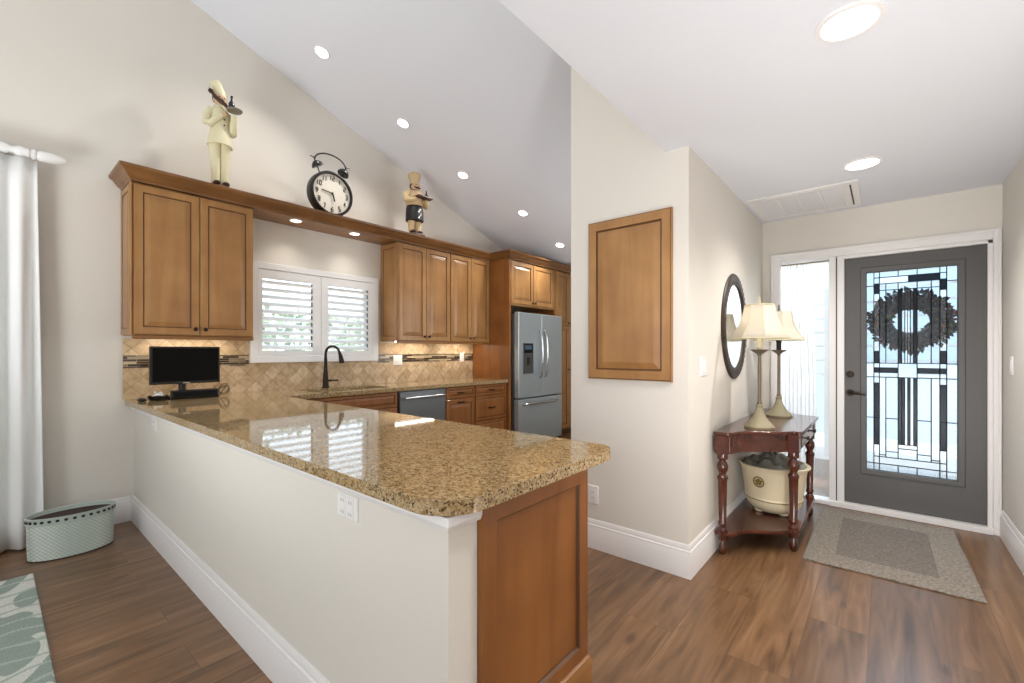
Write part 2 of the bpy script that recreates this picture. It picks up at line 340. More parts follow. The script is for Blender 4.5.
def rug_leaf():
    m, nt, N, L, p = base('sage_leaf_rug')
    tc = N.new('ShaderNodeTexCoord'); n = N.new('ShaderNodeTexNoise'); n.inputs['Scale'].default_value = 2.3; n.inputs['Detail'].default_value = .5; n.inputs['Distortion'].default_value = 1.6
    mp = N.new('ShaderNodeMapping'); mp.inputs['Location'].default_value = (.62, .3, 0); mp.inputs['Scale'].default_value = (1.0, 1.7, 1); L.new(tc.outputs['Object'], mp.inputs[0]); L.new(mp.outputs[0], n.inputs['Vector'])
    r = ramp(N, [(.0, srgb(150, 170, 160)), (.42, srgb(160, 176, 166)), (.585, srgb(160, 176, 166)), (.60, srgb(226, 230, 220)), (.75, srgb(232, 234, 226))]); L.new(n.outputs['Fac'], r.inputs[0])
    w = N.new('ShaderNodeTexWave'); w.inputs['Scale'].default_value = 2.5; w.inputs['Distortion'].default_value = 7; w.inputs['Detail'].default_value = 2; L.new(tc.outputs['Object'], w.inputs['Vector'])
    r2 = ramp(N, [(.90, (0,0,0,1)), (.97, (1,1,1,1))]); L.new(w.outputs['Fac'], r2.inputs[0])
    a = N.new('ShaderNodeMixRGB'); a.inputs[2].default_value = srgb(188, 200, 191); L.new(r2.outputs[0], a.inputs[0]); L.new(r.outputs[0], a.inputs[1])
    f = N.new('ShaderNodeTexNoise'); f.inputs['Scale'].default_value = 160; L.new(tc.outputs['Object'], f.inputs['Vector'])
    b = N.new('ShaderNodeMixRGB'); b.blend_type = 'MULTIPLY'; b.inputs[0].default_value = .5; L.new(a.outputs[0], b.inputs[1]); L.new(f.outputs['Fac'], b.inputs[2])
    L.new(b.outputs[0], p.inputs['Base Color']); setp(p, Roughness=.95)
    bp = N.new('ShaderNodeBump'); bp.inputs['Strength'].default_value = .7; bp.inputs['Distance'].default_value = .01; L.new(f.outputs['Fac'], bp.inputs['Height']); L.new(bp.outputs[0], p.inputs['Normal'])
    return m
def weave(name, c1, c2):
    m, nt, N, L, p = base(name)
    tc = N.new('ShaderNodeTexCoord'); mp = N.new('ShaderNodeMapping'); mp.inputs['Scale'].default_value = (1, 2.2, 1); L.new(tc.outputs['Object'], mp.inputs[0])
    f = N.new('ShaderNodeTexNoise'); f.inputs['Scale'].default_value = 70; f.inputs['Detail'].default_value = 5; L.new(mp.outputs[0], f.inputs['Vector'])
    r = ramp(N, [(.36, c1), (.66, c2)]); L.new(f.outputs['Fac'], r.inputs[0]); L.new(r.outputs[0], p.inputs['Base Color']); setp(p, Roughness=.95)
    bp = N.new('ShaderNodeBump'); bp.inputs['Strength'].default_value = .6; bp.inputs['Distance'].default_value = .006; L.new(f.outputs['Fac'], bp.inputs['Height']); L.new(bp.outputs[0], p.inputs['Normal'])
    return m
RUGB = weave('rug_border', srgb(112, 104, 94), srgb(160, 150, 138)); RUGC = weave('rug_centre', srgb(98, 90, 82), srgb(136, 126, 116))
LEAFR = rug_leaf()
def mint_weave():
    m, nt, N, L, p = base('mint_basketweave')
    tc = N.new('ShaderNodeTexCoord'); v = N.new('ShaderNodeTexVoronoi'); v.feature = 'F1'; v.inputs['Scale'].default_value = 62; v.inputs['Randomness'].default_value = .0
    mp = N.new('ShaderNodeMapping'); mp.inputs['Rotation'].default_value = (math.radians(45), 0, 0); mp.inputs['Scale'].default_value = (.2, 1, 1); L.new(tc.outputs['Object'], mp.inputs[0]); L.new(mp.outputs[0], v.inputs['Vector'])
    r = ramp(N, [(.25, srgb(218, 226, 218)), (.75, srgb(172, 188, 177))]); L.new(v.outputs['Distance'], r.inputs[0]); L.new(r.outputs[0], p.inputs['Base Color']); setp(p, Roughness=.5)
    bp = N.new('ShaderNodeBump'); bp.invert = True; bp.inputs['Strength'].default_value = .8; bp.inputs['Distance'].default_value = .01; L.new(v.outputs['Distance'], bp.inputs['Height']); L.new(bp.outputs[0], p.inputs['Normal'])
    return m
MINTW = mint_weave()

# ------------------------------------------------------------------ room shell
WX = -4.37; HX = -.845; PY = 2.555; DY = 4.53; RX = .625; SO = -.975; SZ = 2.433
vz = lambda y: 4.547-.352*y if y >= -.3 else 4.547+.1056+.352*(y+.3)
struct('floor', MB().box(-4.6, 2.8, -4.8, 6.4, -.12, 0), FLOOR)
FLATY = 5.55; ENDY = 6.2
gable = [(-4.75, 0), (ENDY+.1, 0), (ENDY+.1, vz(FLATY)+.15), (FLATY, vz(FLATY)+.15), (-.3, vz(-.3)+.1), (-4.75, vz(-4.75)+.1)]
struct('wall_left', MB().holed(gable, [[(1.60,1.235),(2.775,1.235),(2.775,2.03),(1.60,2.03)]], 'x', WX-.15, WX), WALL)
m = MB(); t = .14
m.prism([(-.3, vz(-.3)), (FLATY, vz(FLATY)), (ENDY+.1, vz(FLATY)), (ENDY+.1, vz(FLATY)+t), (FLATY, vz(FLATY)+t), (-.3, vz(-.3)+t)], 'x', WX, SO+.075)
m.prism([(-4.75, vz(-4.75)), (-.3, vz(-.3)), (-.3, vz(-.3)+t), (-4.75, vz(-4.75)+t)], 'x', WX, SO+.075)
struct('ceiling', m, CEIL)
struct('ceiling_foyer', MB().box(SO, 2.75, -4.6, PY+.02, SZ, SZ+.12).box(HX-.1, RX+.1, PY+.02, DY+.1, SZ, SZ+.12), CEIL)
struct('wall_soffit', MB().prism([(-4.6, SZ+.12), (PY, SZ+.12), (PY, vz(PY)), (-.3, vz(-.3)), (-4.6, vz(-4.6))], 'x', SO, SO+.07), WALL)
m = MB().box(-1.623, HX, PY, PY+.11, 0, SZ); m.box(-1.623, SO+.07, PY, PY+.11, SZ, vz(PY+.11)); struct('wall_pantry', m, WALL)
struct('wall_hall', MB().box(HX-.1, HX, PY+.11, DY+.12, 0, SZ), WALL)
struct('wall_kitchen_side', MB().prism([(PY+.11,0),(ENDY,0),(ENDY,vz(FLATY)),(FLATY,vz(FLATY)),(PY+.11,vz(PY+.11))], 'x', -1.623, -1.523), WALL)
struct('kitchen_fill_frame', MB().holed([(3.27,.99),(5.13,.99),(5.13,2.25),(3.27,2.25)], [[(3.345,1.065),(5.055,1.065),(5.055,2.175),(3.345,2.175)]], 'x', -1.665, -1.623), TRIM, bevel=.004)  # made-up frame around the added kitchen fill, with no real window
struct('wall_kitchen_end', MB().box(WX, -1.523, ENDY, ENDY+.1, 0, vz(FLATY)), WALL)
m = MB().box(HX, -.72, DY, DY+.12, 0, SZ).box(-.72, .585, DY, DY+.12, 2.065, SZ).box(.585, RX+.1, DY, DY+.12, 0, SZ); struct('wall_entry', m, WALL)
struct('wall_right', MB().box(RX, RX+.1, 1.2, DY, 0, SZ), WALL)
struct('wall_living_return', MB().box(RX+.1, 2.75, 1.2, 1.3, 0, SZ), WALL)
struct('wall_living_right', MB().box(2.65, 2.75, -4.6, 1.2, 0, SZ), WALL)
m = MB().box(WX, -1.0, -4.75, -4.6, 0, 3.1).box(1.6, 2.75, -4.75, -4.6, 0, SZ).box(-1.0, 1.6, -4.75, -4.6, 2.45, 3.1); struct('wall_rear', m, WALL)
struct('wall_peninsula', MB().box(WX, -.82, .735, .835, 0, .872), WALL)
m = MB().sweep([(0,.832),(.01,.836),(.016,.85),(.016,.872),(0,.872)], [(WX,.735),(-.82,.735),(-.82,.838)]); struct('trim_1', m, TRIM)
BASE = [(0,0),(.018,0),(.018,.128),(.015,.136),(.015,.150),(.010,.156),(.010,.170),(.004,.185),(0,.185)]
struct('baseboard_left', MB().sweep(BASE, [(WX,.735),(WX,-4.6)][::-1] if 0 else [(WX,-4.6),(WX,.717)]), TRIM, smooth=30)
struct('baseboard_peninsula', MB().sweep(BASE, [(WX,.735),(-.82,.735),(-.82,.838)]), TRIM, smooth=30)
struct('baseboard_hall', MB().sweep(BASE, [(-1.623,PY),(HX,PY),(HX,DY-.02)]), TRIM, smooth=30)
struct('baseboard_right', MB().sweep(BASE, [(RX,DY-.025),(RX,1.2)]), TRIM, smooth=30)

# ------------------------------------------------------------------ backsplash
bs = [(.672,.914),(4.352,.914),(4.352,1.372),(2.842,1.372),(2.842,1.172),(1.532,1.172),(1.532,1.372),(.672,1.372)]
struct('trim_2', MB().prism(bs, 'x', WX, WX+.010), TILE)
m = MB().box(WX+.010, WX+.014, .672, 1.530, 1.152, 1.245).box(WX+.010, WX+.014, 2.844, 4.352, 1.152, 1.245); struct('trim_3', m, MOSAIC)

# ------------------------------------------------------------------ kitchen window and shutters
r = sroot('window_1', (WX-.1, 2.19, 1.23))
struct('sash_frame', MB().holed([(1.60,1.235),(2.775,1.235),(2.775,2.03),(1.60,2.03)], [[(1.64,1.275),(2.165,1.275),(2.165,1.99),(1.64,1.99)],[(2.21,1.275),(2.735,1.275),(2.735,1.99),(2.21,1.99)]], 'x', WX-.13, WX-.09), TRIM, r)
struct('glass', MB().box(WX-.112, WX-.108, 1.64, 2.735, 1.275, 1.99), PANE, r)
struct('trim_4', MB().holed([(1.535,1.172),(2.84,1.172),(2.84,2.088),(1.535,2.088)], [[(1.598,1.235),(2.772,1.235),(2.772,2.03),(1.598,2.03)]], 'x', WX, WX+.042), SHUT, bevel=.004)
for y0, y1, la, lb, txt in ((1.600, 2.183, 1.637, 2.104, 'white louvered shutter panel beside the taller wall cabinet over the monitor'), (2.187, 2.770, 2.264, 2.721, 'white louvered shutter panel behind the arched black faucet')):
    sh = thing('plantation_shutter', txt, 'shutter', (WX+.02, (y0+y1)/2, 1.237), 'plantation shutters on the kitchen window')
    obj('frame', MB().holed([(y0,1.237),(y1,1.237),(y1,2.028),(y0,2.028)], [[(la,1.282),(lb,1.282),(lb,1.945),(la,1.945)]], 'x', WX+.008, WX+.036), SHUT, sh, bevel=.003)
    lv = MB(); n = 10
    for k in range(n):
        zc = 1.282+(k+.5)*(1.945-1.282)/n; a = math.radians(37); c, s_ = math.cos(a)*.036, math.sin(a)*.036; th = .0045
        pts = [(-c, s_), (-c*.5, s_*.5+th), (0, th*1.3), (c*.5, -s_*.5+th), (c, -s_), (c*.5, -s_*.5-th), (0, -th*1.3), (-c*.5, s_*.5-th)]
        lv.add([(WX+.018+x, yy, zc+z) for yy in (la+.002, lb-.002) for x, z in pts], [tuple(range(8)), tuple(range(15, 7, -1))]+[(i, (i+1)%8, (i+1)%8+8, i+8) for i in range(8)])
    obj('louvers', lv, SHUT, sh, smooth=50)
    obj('tilt_hardware', MB().box(WX+.012, WX+.02, lb-.012, lb-.002, 1.29, 1.94), SLOT, sh)

# ------------------------------------------------------------------ cabinets
RAISED = lambda t: [(0,0,0),(0,t-.004,0),(.004,t,0),(.050,t,0),(.0525,t-.003,1),(.055,t-.009,1),(.060,t-.009,0),(.092,t-.0015,0),(.094,t-.001,0)]
SMALLP = lambda t: [(0,0,0),(0,t-.004,0),(.004,t,0),(.024,t,0),(.026,t-.003,1),(.029,t-.008,1),(.033,t-.008,0),(.050,t-.001,0)]
SLIM = lambda t: [(0,0,0),(0,t-.003,0),(.003,t,0),(.040,t,0),(.042,t-.002,1),(.045,t-.007,1),(.049,t-.007,0),(.073,t-.001,0)]
WM = [MAPLE, GLAZE]
def front(name, parent, x, y0, y1, z0, z1, prof=RAISED, t=.021, mats=WM):      # a panel that faces +X
    return obj(name, MB().loops((x, y0, z0), (0,1,0), (0,0,1), (1,0,0), y1-y0, z1-z0, prof(t)), mats, parent)
def knob(parent, x, y, z):
    m = MB(); m.tube([(x,y,z),(x+.012,y,z),(x+.014,y,z),(x+.020,y,z),(x+.026,y,z),(x+.028,y,z)], [.005,.005,.012,.0155,.012,.004], 12); return obj('knob', m, BRONZE, parent, smooth=50)
def pull(parent, x, y, z, w=.10):
    pts = [(x, y-w/2, z), (x+.018, y-w/2, z), (x+.026, y-w/4, z), (x+.028, y, z), (x+.026, y+w/4, z), (x+.018, y+w/2, z), (x, y+w/2, z)]
    m = MB(); m.tube(pts, [.007,.007,.008,.009,.008,.007,.007], 8); return obj('pull', m, BRONZE, parent, smooth=50)
CZ = 2.475
def upper(label, y0, y1, doors, side, group):
    c = thing('upper_cabinet', label, 'cabinet', (WX, y0, 1.37), group)
    b = MB().box(WX, -4.06, y0, y1, 1.392, CZ); obj('body', b, MAPLE, c, bevel=.002)
    obj('light_rail', MB().box(-4.085, -4.045, y0, y1, 1.366, 1.392), MAPLEH, c, bevel=.006)
    for k, (a, d) in enumerate(doors):
        dr = front('door', c, -4.06, a, d, 1.398, 2.462)
        knob(dr, -4.039, d-.03 if k % 2 == 0 else a+.03, 1.445)
    if side:
        obj('side_panel', MB().loops((-4.065, y0, 1.398), (-1,0,0), (0,0,1), (0,-1,0), .30, 1.064, SLIM(.012)), WM, c)
        obj('corner_bead', MB().tube([(-4.05, y0-.004, 1.40), (-4.05, y0-.004, 2.47)], .009, 10), MAPLE, c, smooth=50)
    return c
UG = 'upper kitchen cabinets'
upper('two-door maple wall cabinet above the black monitor', .672, 1.458, [(.681,1.073),(1.078,1.452)], True, UG)
upper('two-door maple wall cabinet between the shuttered window and the next wall cabinet', 2.902, 3.652, [(2.909,3.279),(3.284,3.648)], True, UG)
upper('two-door maple wall cabinet tight against the tall refrigerator end panel', 3.653, 4.352, [(3.660,4.004),(4.009,4.347)], False, UG)
tag(obj('valance_board', MB().box(WX, -4.045, 1.459, 2.901, 2.48, 2.54), MAPLEH, bevel=.002), 'maple valance board with two downlights bridging the wall cabinets over the shutters', 'shelf')
CROWN = [(.001,2.472),(.010,2.472),(.012,2.486),(.018,2.490),(.030,2.500),(.044,2.520),(.058,2.540),(.068,2.545),(.076,2.550),(.080,2.566),(.001,2.566)]
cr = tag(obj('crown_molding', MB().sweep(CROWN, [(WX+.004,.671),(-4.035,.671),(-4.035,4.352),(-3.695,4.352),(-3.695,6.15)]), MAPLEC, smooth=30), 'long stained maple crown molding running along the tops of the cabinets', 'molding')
tag(obj('cabinet_top_deck', MB().box(WX+.002, -3.966, .60, 4.34, 2.5665, 2.571), MAPLEH), 'flat maple deck on top of the wall cabinets under clock and chefs', 'shelf')

FX = -3.70
fc = thing('refrigerator_cabinet', 'tall maple surround with end panel and two doors over the steel refrigerator', 'cabinet', (WX, 4.36, 0))
obj('end_panel', MB().box(WX+.004, FX, 4.355, 4.39, 0, 2.474), MAPLE2, fc, bevel=.002)
obj('far_panel', MB().box(WX+.004, FX-.02, 5.405, 5.425, 0, 1.90), MAPLE2, fc)
obj('body', MB().box(WX+.004, FX-.022, 4.392, 5.425, 1.88, 2.474), MAPLE, fc)
for k, (a, b) in enumerate(((4.396,4.866),(4.872,5.340))): knob(front('door', fc, FX-.021, a, b, 1.905, 2.455), FX, b-.03 if k == 0 else a+.03, 1.935)
pc = thing('pantry_cabinet', 'tall maple pantry cabinet beyond the refrigerator, partly behind the wall', 'cabinet', (WX, 5.37, 0))
obj('body', MB().box(WX+.004, FX-.022, 5.428, 6.15, .1, 2.474), MAPLE, pc)
obj('toe_kick', MB().box(WX+.004, FX-.08, 5.428, 6.15, 0, .1), GLAZE, pc)
for k, (a, b) in enumerate(((5.44,5.76),(5.766,6.14))):
    knob(front('door', pc, FX-.021, a, b, 1.67, 2.455), FX, b-.03 if k == 0 else a+.03, 1.71)
    knob(front('door', pc, FX-.021, a, b, .12, 1.655), FX, b-.03 if k == 0 else a+.03, 1.0)

BX = -3.74
def basecab(name, label, y0, y1, group='base cabinets under the window counter'):
    c = thing(name, label, 'cabinet', (WX, y0, 0), group)
    obj('body', MB().box(WX+.02, BX-.022, y0, y1, .1, .66 if name == 'sink_cabinet' else .874), MAPLE2, c); obj('toe_kick', MB().box(WX+.02, BX-.08, y0, y1, 0, .1), GLAZE, c); return c
W2 = [MAPLE2, GLAZE]
c = basecab('sink_cabinet', 'maple sink base cabinet with a long false drawer front below the faucet', 1.70, 2.684)
obj('face_rail', MB().box(BX-.042, BX-.022, 1.70, 2.684, .66, .874), MAPLE2, c)
front('drawer_front', c, BX-.021, 1.72, 2.672, .722, .866, SMALLP, mats=W2)
for a, b in ((1.72,2.193),(2.199,2.672)): front('door', c, BX-.021, a, b, .12, .71, mats=W2)
c = basecab('base_cabinet', 'maple base cabinet with one drawer over a door, next to the dishwasher', 3.312, 3.774)
pull(front('drawer', c, BX-.021, 3.322, 3.766, .742, .866, SMALLP, mats=W2), BX, 3.544, .804)
pull(front('door', c, BX-.021, 3.322, 3.766, .12, .730, mats=W2), BX, 3.544, .695)
c = basecab('drawer_cabinet', 'maple three-drawer base cabinet next to the refrigerator end panel', 3.776, 4.354)
for z0, z1 in ((.742,.866),(.436,.730),(.12,.424)): pull(front('drawer', c, BX-.021, 3.786, 4.345, z0, z1, SMALLP, mats=W2), BX, 4.065, (z0+z1)/2)
pn = thing('peninsula_cabinet', 'maple end cabinet of the peninsula with a tall framed side panel', 'cabinet', (-2, 1.1, 0))
obj('body', MB().box(-3.70, -.822, .838, 1.372, .0, .874), MAPLE2, pn)
FLATP = [(0,0,0),(0,.018,0),(.003,.021,0),(.052,.021,0),(.055,.020,1),(.059,.010,1),(.064,.010,0)]
obj('end_panel', MB().loops((-.822, .838, .20), (0,1,0), (0,0,1), (1,0,0), .534, .674, FLATP), W2, pn)
obj('base_molding', MB().sweep([(0,0),(.036,0),(.036,.185),(.030,.205),(.020,.21),(0,.21)], [(-.822,.8385),(-.822,1.372)]), MAPLEH, pn, smooth=30)

# ------------------------------------------------------------------ worktop, sink, faucet
def arc(cx, cy, r, a0, a1, n=10): return [(cx+r*math.cos(math.radians(a0+(a1-a0)*i/n)), cy+r*math.sin(math.radians(a0+(a1-a0)*i/n))) for i in range(n+1)]
CR = -.772
out = [(WX, .684)]+arc(CR-.13, .684+.13, .13, -90, 0)+arc(CR-.085, 1.55-.085, .085, 0, 90)+[(-3.72, 1.565), (-3.72, 4.352), (WX, 4.352)]
hole = arc(-4.17, 1.93, .05, 180, 270, 4)+arc(-3.87, 1.93, .05, 270, 360, 4)+arc(-3.87, 2.62, .05, 0, 90, 4)+arc(-4.17, 2.62, .05, 90, 180, 4)
tag(obj('granite_countertop', MB().holed(out, [hole], 'z', .876, .914), GRAN, bevel=.011, seg=3), 'polished gold speckled granite worktop covering peninsula and window counter', 'countertop')
sk = MB().shell([(.25,0),(.25,-.17),(.22,-.19),(.0001,-.19)], c=(-4.02,2.275,.874), n=40, sx=.80, sy=1.56); tag(obj('sink_basin', sk, STEEL, smooth=40), 'undermount steel sink basin set below the granite by the faucet', 'sink')
fy = 2.185; fxx = -4.245
f = thing('kitchen_faucet', 'tall arched dark bronze faucet standing behind the sink', 'faucet', (fxx, fy, .914))
obj('base', MB().lathe([(.036,0),(.036,.010),(.029,.02),(.027,.08),(.024,.13),(.018,.18),(.0155,.24),(.0145,.30)], c=(fxx,fy,.914), n=20), BRONZE, f, smooth=40)
pts = [(fxx,fy,1.19),(fxx,fy,1.24)]+[(fxx+.066-.066*math.cos(math.radians(a)), fy+.036*(1-math.cos(math.radians(a))), 1.255+.072*math.sin(math.radians(a))) for a in range(15, 166, 15)]
obj('spout', MB().tube(pts, .0125, 12), BRONZE, f, smooth=50)
e = Vector(pts[-1]); obj('spray_head', MB().tube([e, e+Vector((.012,.006,-.035)), e+Vector((.024,.014,-.10)), e+Vector((.026,.015,-.113))], [.013,.018,.026,.023], 14), BRONZE, f, smooth=40)
obj('lever', MB().tube([(fxx,fy,.985),(fxx+.012,fy+.04,.985),(fxx+.02,fy+.06,.987),(fxx+.03,fy+.115,.985)], [.014,.012,.007,.008], 10), BRONZE, f, smooth=50)

# ------------------------------------------------------------------ dishwasher, refrigerator
d = thing('dishwasher', 'stainless dishwasher with bar handle built in under the counter', 'dishwasher', (-4, 3.0, 0))
obj('body', MB().box(-4.33, BX-.02, 2.692, 3.306, .1, .868), STEELD, d)
obj('door', MB().box(BX-.02, BX+.008, 2.696, 3.302, .12, .862), plain('dishwasher_steel', srgb(126, 132, 136), .36, .75, bscale=12), d, bevel=.005)
obj('handle', MB().tube([(BX+.045,2.735,.80),(BX+.052,2.80,.803),(BX+.056,3.0,.804),(BX+.052,3.2,.803),(BX+.045,3.262,.80)], .0125, 10).tube([(BX,2.76,.801),(BX+.05,2.76,.801)], .009, 8).tube([(BX,3.24,.801),(BX+.05,3.24,.801)], .009, 8), CHROME, d, smooth=50)
obj('toe_kick', MB().box(-4.3, BX-.08, 2.692, 3.306, 0, .1), BLACK, d)
RF = -3.585
d = thing('refrigerator', 'stainless french-door refrigerator with dispenser in the tall cabinet surround', 'refrigerator', (-4, 4.87, 0))
obj('body', MB().box(-4.33, RF-.085, 4.405, 5.40, .03, 1.765), STEELD, d, bevel=.004)
for y in (4.41, 5.30): obj('hinge_cover', MB().box(-3.80, RF-.03, y, y+.09, 1.766, 1.79), BLACK, d, bevel=.004)
obj('base_grille', MB().box(-4.3, RF-.09, 4.41, 5.39, 0, .03), BLACK, d)
dl = obj('door', MB().box(RF-.078, RF, 4.405, 4.899, .667, 1.785), STEEL, d, bevel=.012, seg=3); dr = obj('door', MB().box(RF-.078, RF, 4.907, 5.40, .667, 1.785), STEEL, d, bevel=.012, seg=3)
fd = obj('freezer_drawer', MB().box(RF-.078, RF, 4.405, 5.40, .06, .655), STEEL, d, bevel=.012, seg=3)
def bow(y, p): obj('handle', MB().tube([(RF-.005,y,.925),(RF+.028,y,.935),(RF+.045,y,1.0),(RF+.058,y,1.12),(RF+.062,y,1.24),(RF+.058,y,1.36),(RF+.045,y,1.48),(RF+.028,y,1.545),(RF-.005,y,1.555)], [.012,.013,.013,.014,.014,.014,.013,.013,.012], 12), CHROME, p, smooth=50)
bow(4.845, dl); bow(4.96, dr)
obj('handle', MB().tube([(RF-.005,4.50,.59),(RF+.03,4.505,.59),(RF+.05,4.60,.592),(RF+.056,4.87,.594),(RF+.05,5.14,.592),(RF+.03,5.235,.59),(RF-.005,5.24,.59)], .013, 12), CHROME, fd, smooth=50)
ds = obj('dispenser', MB().loops((RF, 4.495, .985), (0,1,0), (0,0,1), (1,0,0), .215, .40, [(0,0,0),(0,.006,0),(.004,.008,0),(.012,.008,0),(.014,.003,0)]), STEELD, dl)
obj('control_panel', MB().box(RF+.002, RF+.007, 4.512, 4.692, 1.255, 1.37), SCREEN, ds)
obj('display', MB().box(RF+.007, RF+.0082, 4.53, 4.672, 1.30, 1.355), plain('display_blue', srgb(70, 92, 110), .2), ds)
obj('niche', MB().loops((RF+.0035, 4.512, 1.0), (0,1,0), (0,0,1), (1,0,0), .18, .245, [(0,0,0),(0,.004,0),(.008,.004,0),(.02,.001,0)]), SLOT, ds)
obj('paddle', MB().box(RF+.003, RF+.016, 4.575, 4.63, 1.10, 1.20), BLACK, ds, bevel=.004)

# ------------------------------------------------------------------ monitor and small things on the worktop
mx = -4.19
d = thing('computer_monitor', 'black flat monitor standing against the tiled backsplash', 'monitor', (mx, 1.0, .914))
obj('bezel', MB().loops((mx-.02, .797, 1.025), (0,1,0), (0,0,1), (1,0,0), .452, .288, [(0,.0,0),(0,.034,0),(.004,.038,0),(.012,.038,0),(.013,.035,0)]), BLACK, d)
obj('screen', MB().box(mx+.0155, mx+.0165,   .811, 1.235, 1.045, 1.30), SCREEN, d)
obj('badge', MB().box(mx+.018, mx+.0195, .998, 1.043, 1.029, 1.035), CHROME, d)
obj('stand_neck', MB().tube([(mx-.025,1.005,.93),(mx-.03,1.005,1.0),(mx-.02,1.005,1.08)], [.028,.024,.03], 12), BLACK, d, smooth=50)
obj('stand_base', MB().lathe([(.11,0),(.11,.006),(.10,.014),(.03,.02)], c=(mx-.02,1.005,.914), n=32, sx=.6, sy=1), BLACK, d, smooth=40)
k = thing('sound_bar', 'low black bar-shaped device lying under the monitor', 'sound bar', (-4.10, 1.04, .914))
obj('case', MB().prism([(-4.125,.914),(-4.065,.914),(-4.06,.93),(-4.08,.976),(-4.115,.982)], 'y', .905, 1.21), BLACK, k, bevel=.004)
obj('grille', MB().prism([(-4.063,.93),(-4.0585,.932),(-4.077,.972),(-4.08,.972)], 'y', .915, 1.20), SCREEN, k)
b = thing('cable_dish', 'small black dish of coiled white cable beside the monitor foot', 'dish', (-4.12, .835, .914))
obj('dish', MB().lathe([(.045,0),(.058,.01),(.064,.034),(.061,.034),(.054,.012),(.0001,.008)], c=(-4.12,.835,.914), n=24), BLACK, b, smooth=40)
sp = [(-4.12+math.cos(a*.7)*(.022+.014*math.sin(a*.31)), .835+math.sin(a*.7)*(.030+.012*math.cos(a*.23)), .934+.0022*a+.006*math.sin(a*1.7)) for a in range(0, 18)]
obj('white_cable', MB().tube(sp, .0085, 8), PLATE, b, smooth=60)
tag(obj('computer_mouse', MB().ball((-4.09,.735,.927), (.045,.028,.014), 18), BLACK, smooth=60), 'small flat black mouse at the end of the worktop near the cable dish', 'mouse')
cp = [(-4.17, 1.20+.0*t, .0) for t in range(1)]
cp = [(-4.12+.03*math.cos(a)+.01*math.sin(a*.5), 1.262+.036*math.sin(a), .955+.038*math.cos(a*1.0)+.002*a) for a in [i*.42 for i in range(0, 32)]]
cp = [(-4.15, 1.20, 1.00), (-4.14, 1.215, .965)]+cp+[(-4.15, 1.24, .922), (-4.17, 1.22, .918)]
tag(obj('monitor_cable', MB().tube(cp, .0028, 6), BLACK, smooth=60), 'thin black cable looped on the worktop beside the monitor', 'cable')

# ------------------------------------------------------------------ outlets and switches
def plate(name, label, cat, c, a, b, n, w, h, kind, group=None):
    c, a, b, n = Vector(c), Vector(a), Vector(b), Vector(n)
    o = thing(name, label, cat, c, group)
    obj('cover_plate', MB().loops(c-a*w/2-b*h/2, a, b, n, w, h, [(0,0,0),(0,.003,0),(.004,.006,0)]), PLATE, o)
    k = 1 if w < .1 else 2
    for i in range(k):
        cc = c+a*((i-(k-1)/2)*.046)+n*.006
        if kind == 'switch':
            obj('rocker', MB().loops(cc-a*.0165-b*.033, a, b, n, .033, .066, [(0,0,0),(0,.001,0),(.002,.004,0)]), TRIM, o)
        else:
            s = obj('socket', MB().loops(cc-a*.0165-b*.033, a, b, n, .033, .066, [(0,0,0),(0,.0015,0),(.002,.002,0)]), TRIM, o)
            for dz in (-.018, .018):
                for da in (-.006, .006): obj('slot', MB().loops(cc+b*dz+a*da-a*.001-b*.005+n*.0018, a, b, n, .002, .010, [(0,0,0),(0,.0006,0)]), SLOT, s)
    return o
Xp, Xa, Z = (1,0,0), (0,1,0), (0,0,1)
plate('wall_outlet', 'white double cover plate on the backsplash beside the shuttered window', 'outlet', (WX+.0145, 3.115, 1.175), Xa, Z, Xp, .125, .118, 'outlet', 'backsplash outlets')
plate('wall_outlet', 'white single outlet on the mosaic band near the refrigerator end panel', 'outlet', (WX+.0145, 4.14, 1.20), Xa, Z, Xp, .075, .118, 'outlet', 'backsplash outlets')
plate('wall_outlet', 'white outlet on the half wall tucked under the granite corner', 'outlet', (-1.285, .735, .79), (1,0,0), Z, (0,-1,0), .118, .074, 'outlet')
plate('wall_outlet', 'white outlet under the granite at the window end of the half wall', 'outlet', (-3.72, .735, .79), (1,0,0), Z, (0,-1,0), .118, .074, 'outlet')
plate('wall_outlet', 'white outlet low on the pantry wall above the baseboard', 'outlet', (-1.452, PY, .345), (1,0,0), Z, (0,-1,0), .075, .118, 'outlet')
plate('light_switch', 'white double rocker switch beside the oval mirror', 'switch', (HX, 2.815, 1.185), Xa, Z, Xp, .122, .118, 'switch')
plate('light_switch', 'white single switch on the wall next to the front door casing', 'switch', (RX, 4.235, 1.185), (0,-1,0), Z, (-1,0,0), .075, .118, 'switch')

# ------------------------------------------------------------------ panel on pantry wall
pd = thing('wall_panel_cover', 'maple raised-panel cover hung on the white pantry wall', 'panel', (-1.207, PY, 1.1))
obj('frame', MB().loops((-1.481, PY, 1.10), (1,0,0), (0,0,1), (0,-1,0), .548, 1.006, [(0,0,0),(0,.014,0),(.005,.021,1),(.009,.024,0),(.058,.024,0),(.060,.021,1),(.064,.013,1),(.070,.013,0),(.106,.022,0),(.108,.0225,0)]), WM, pd)

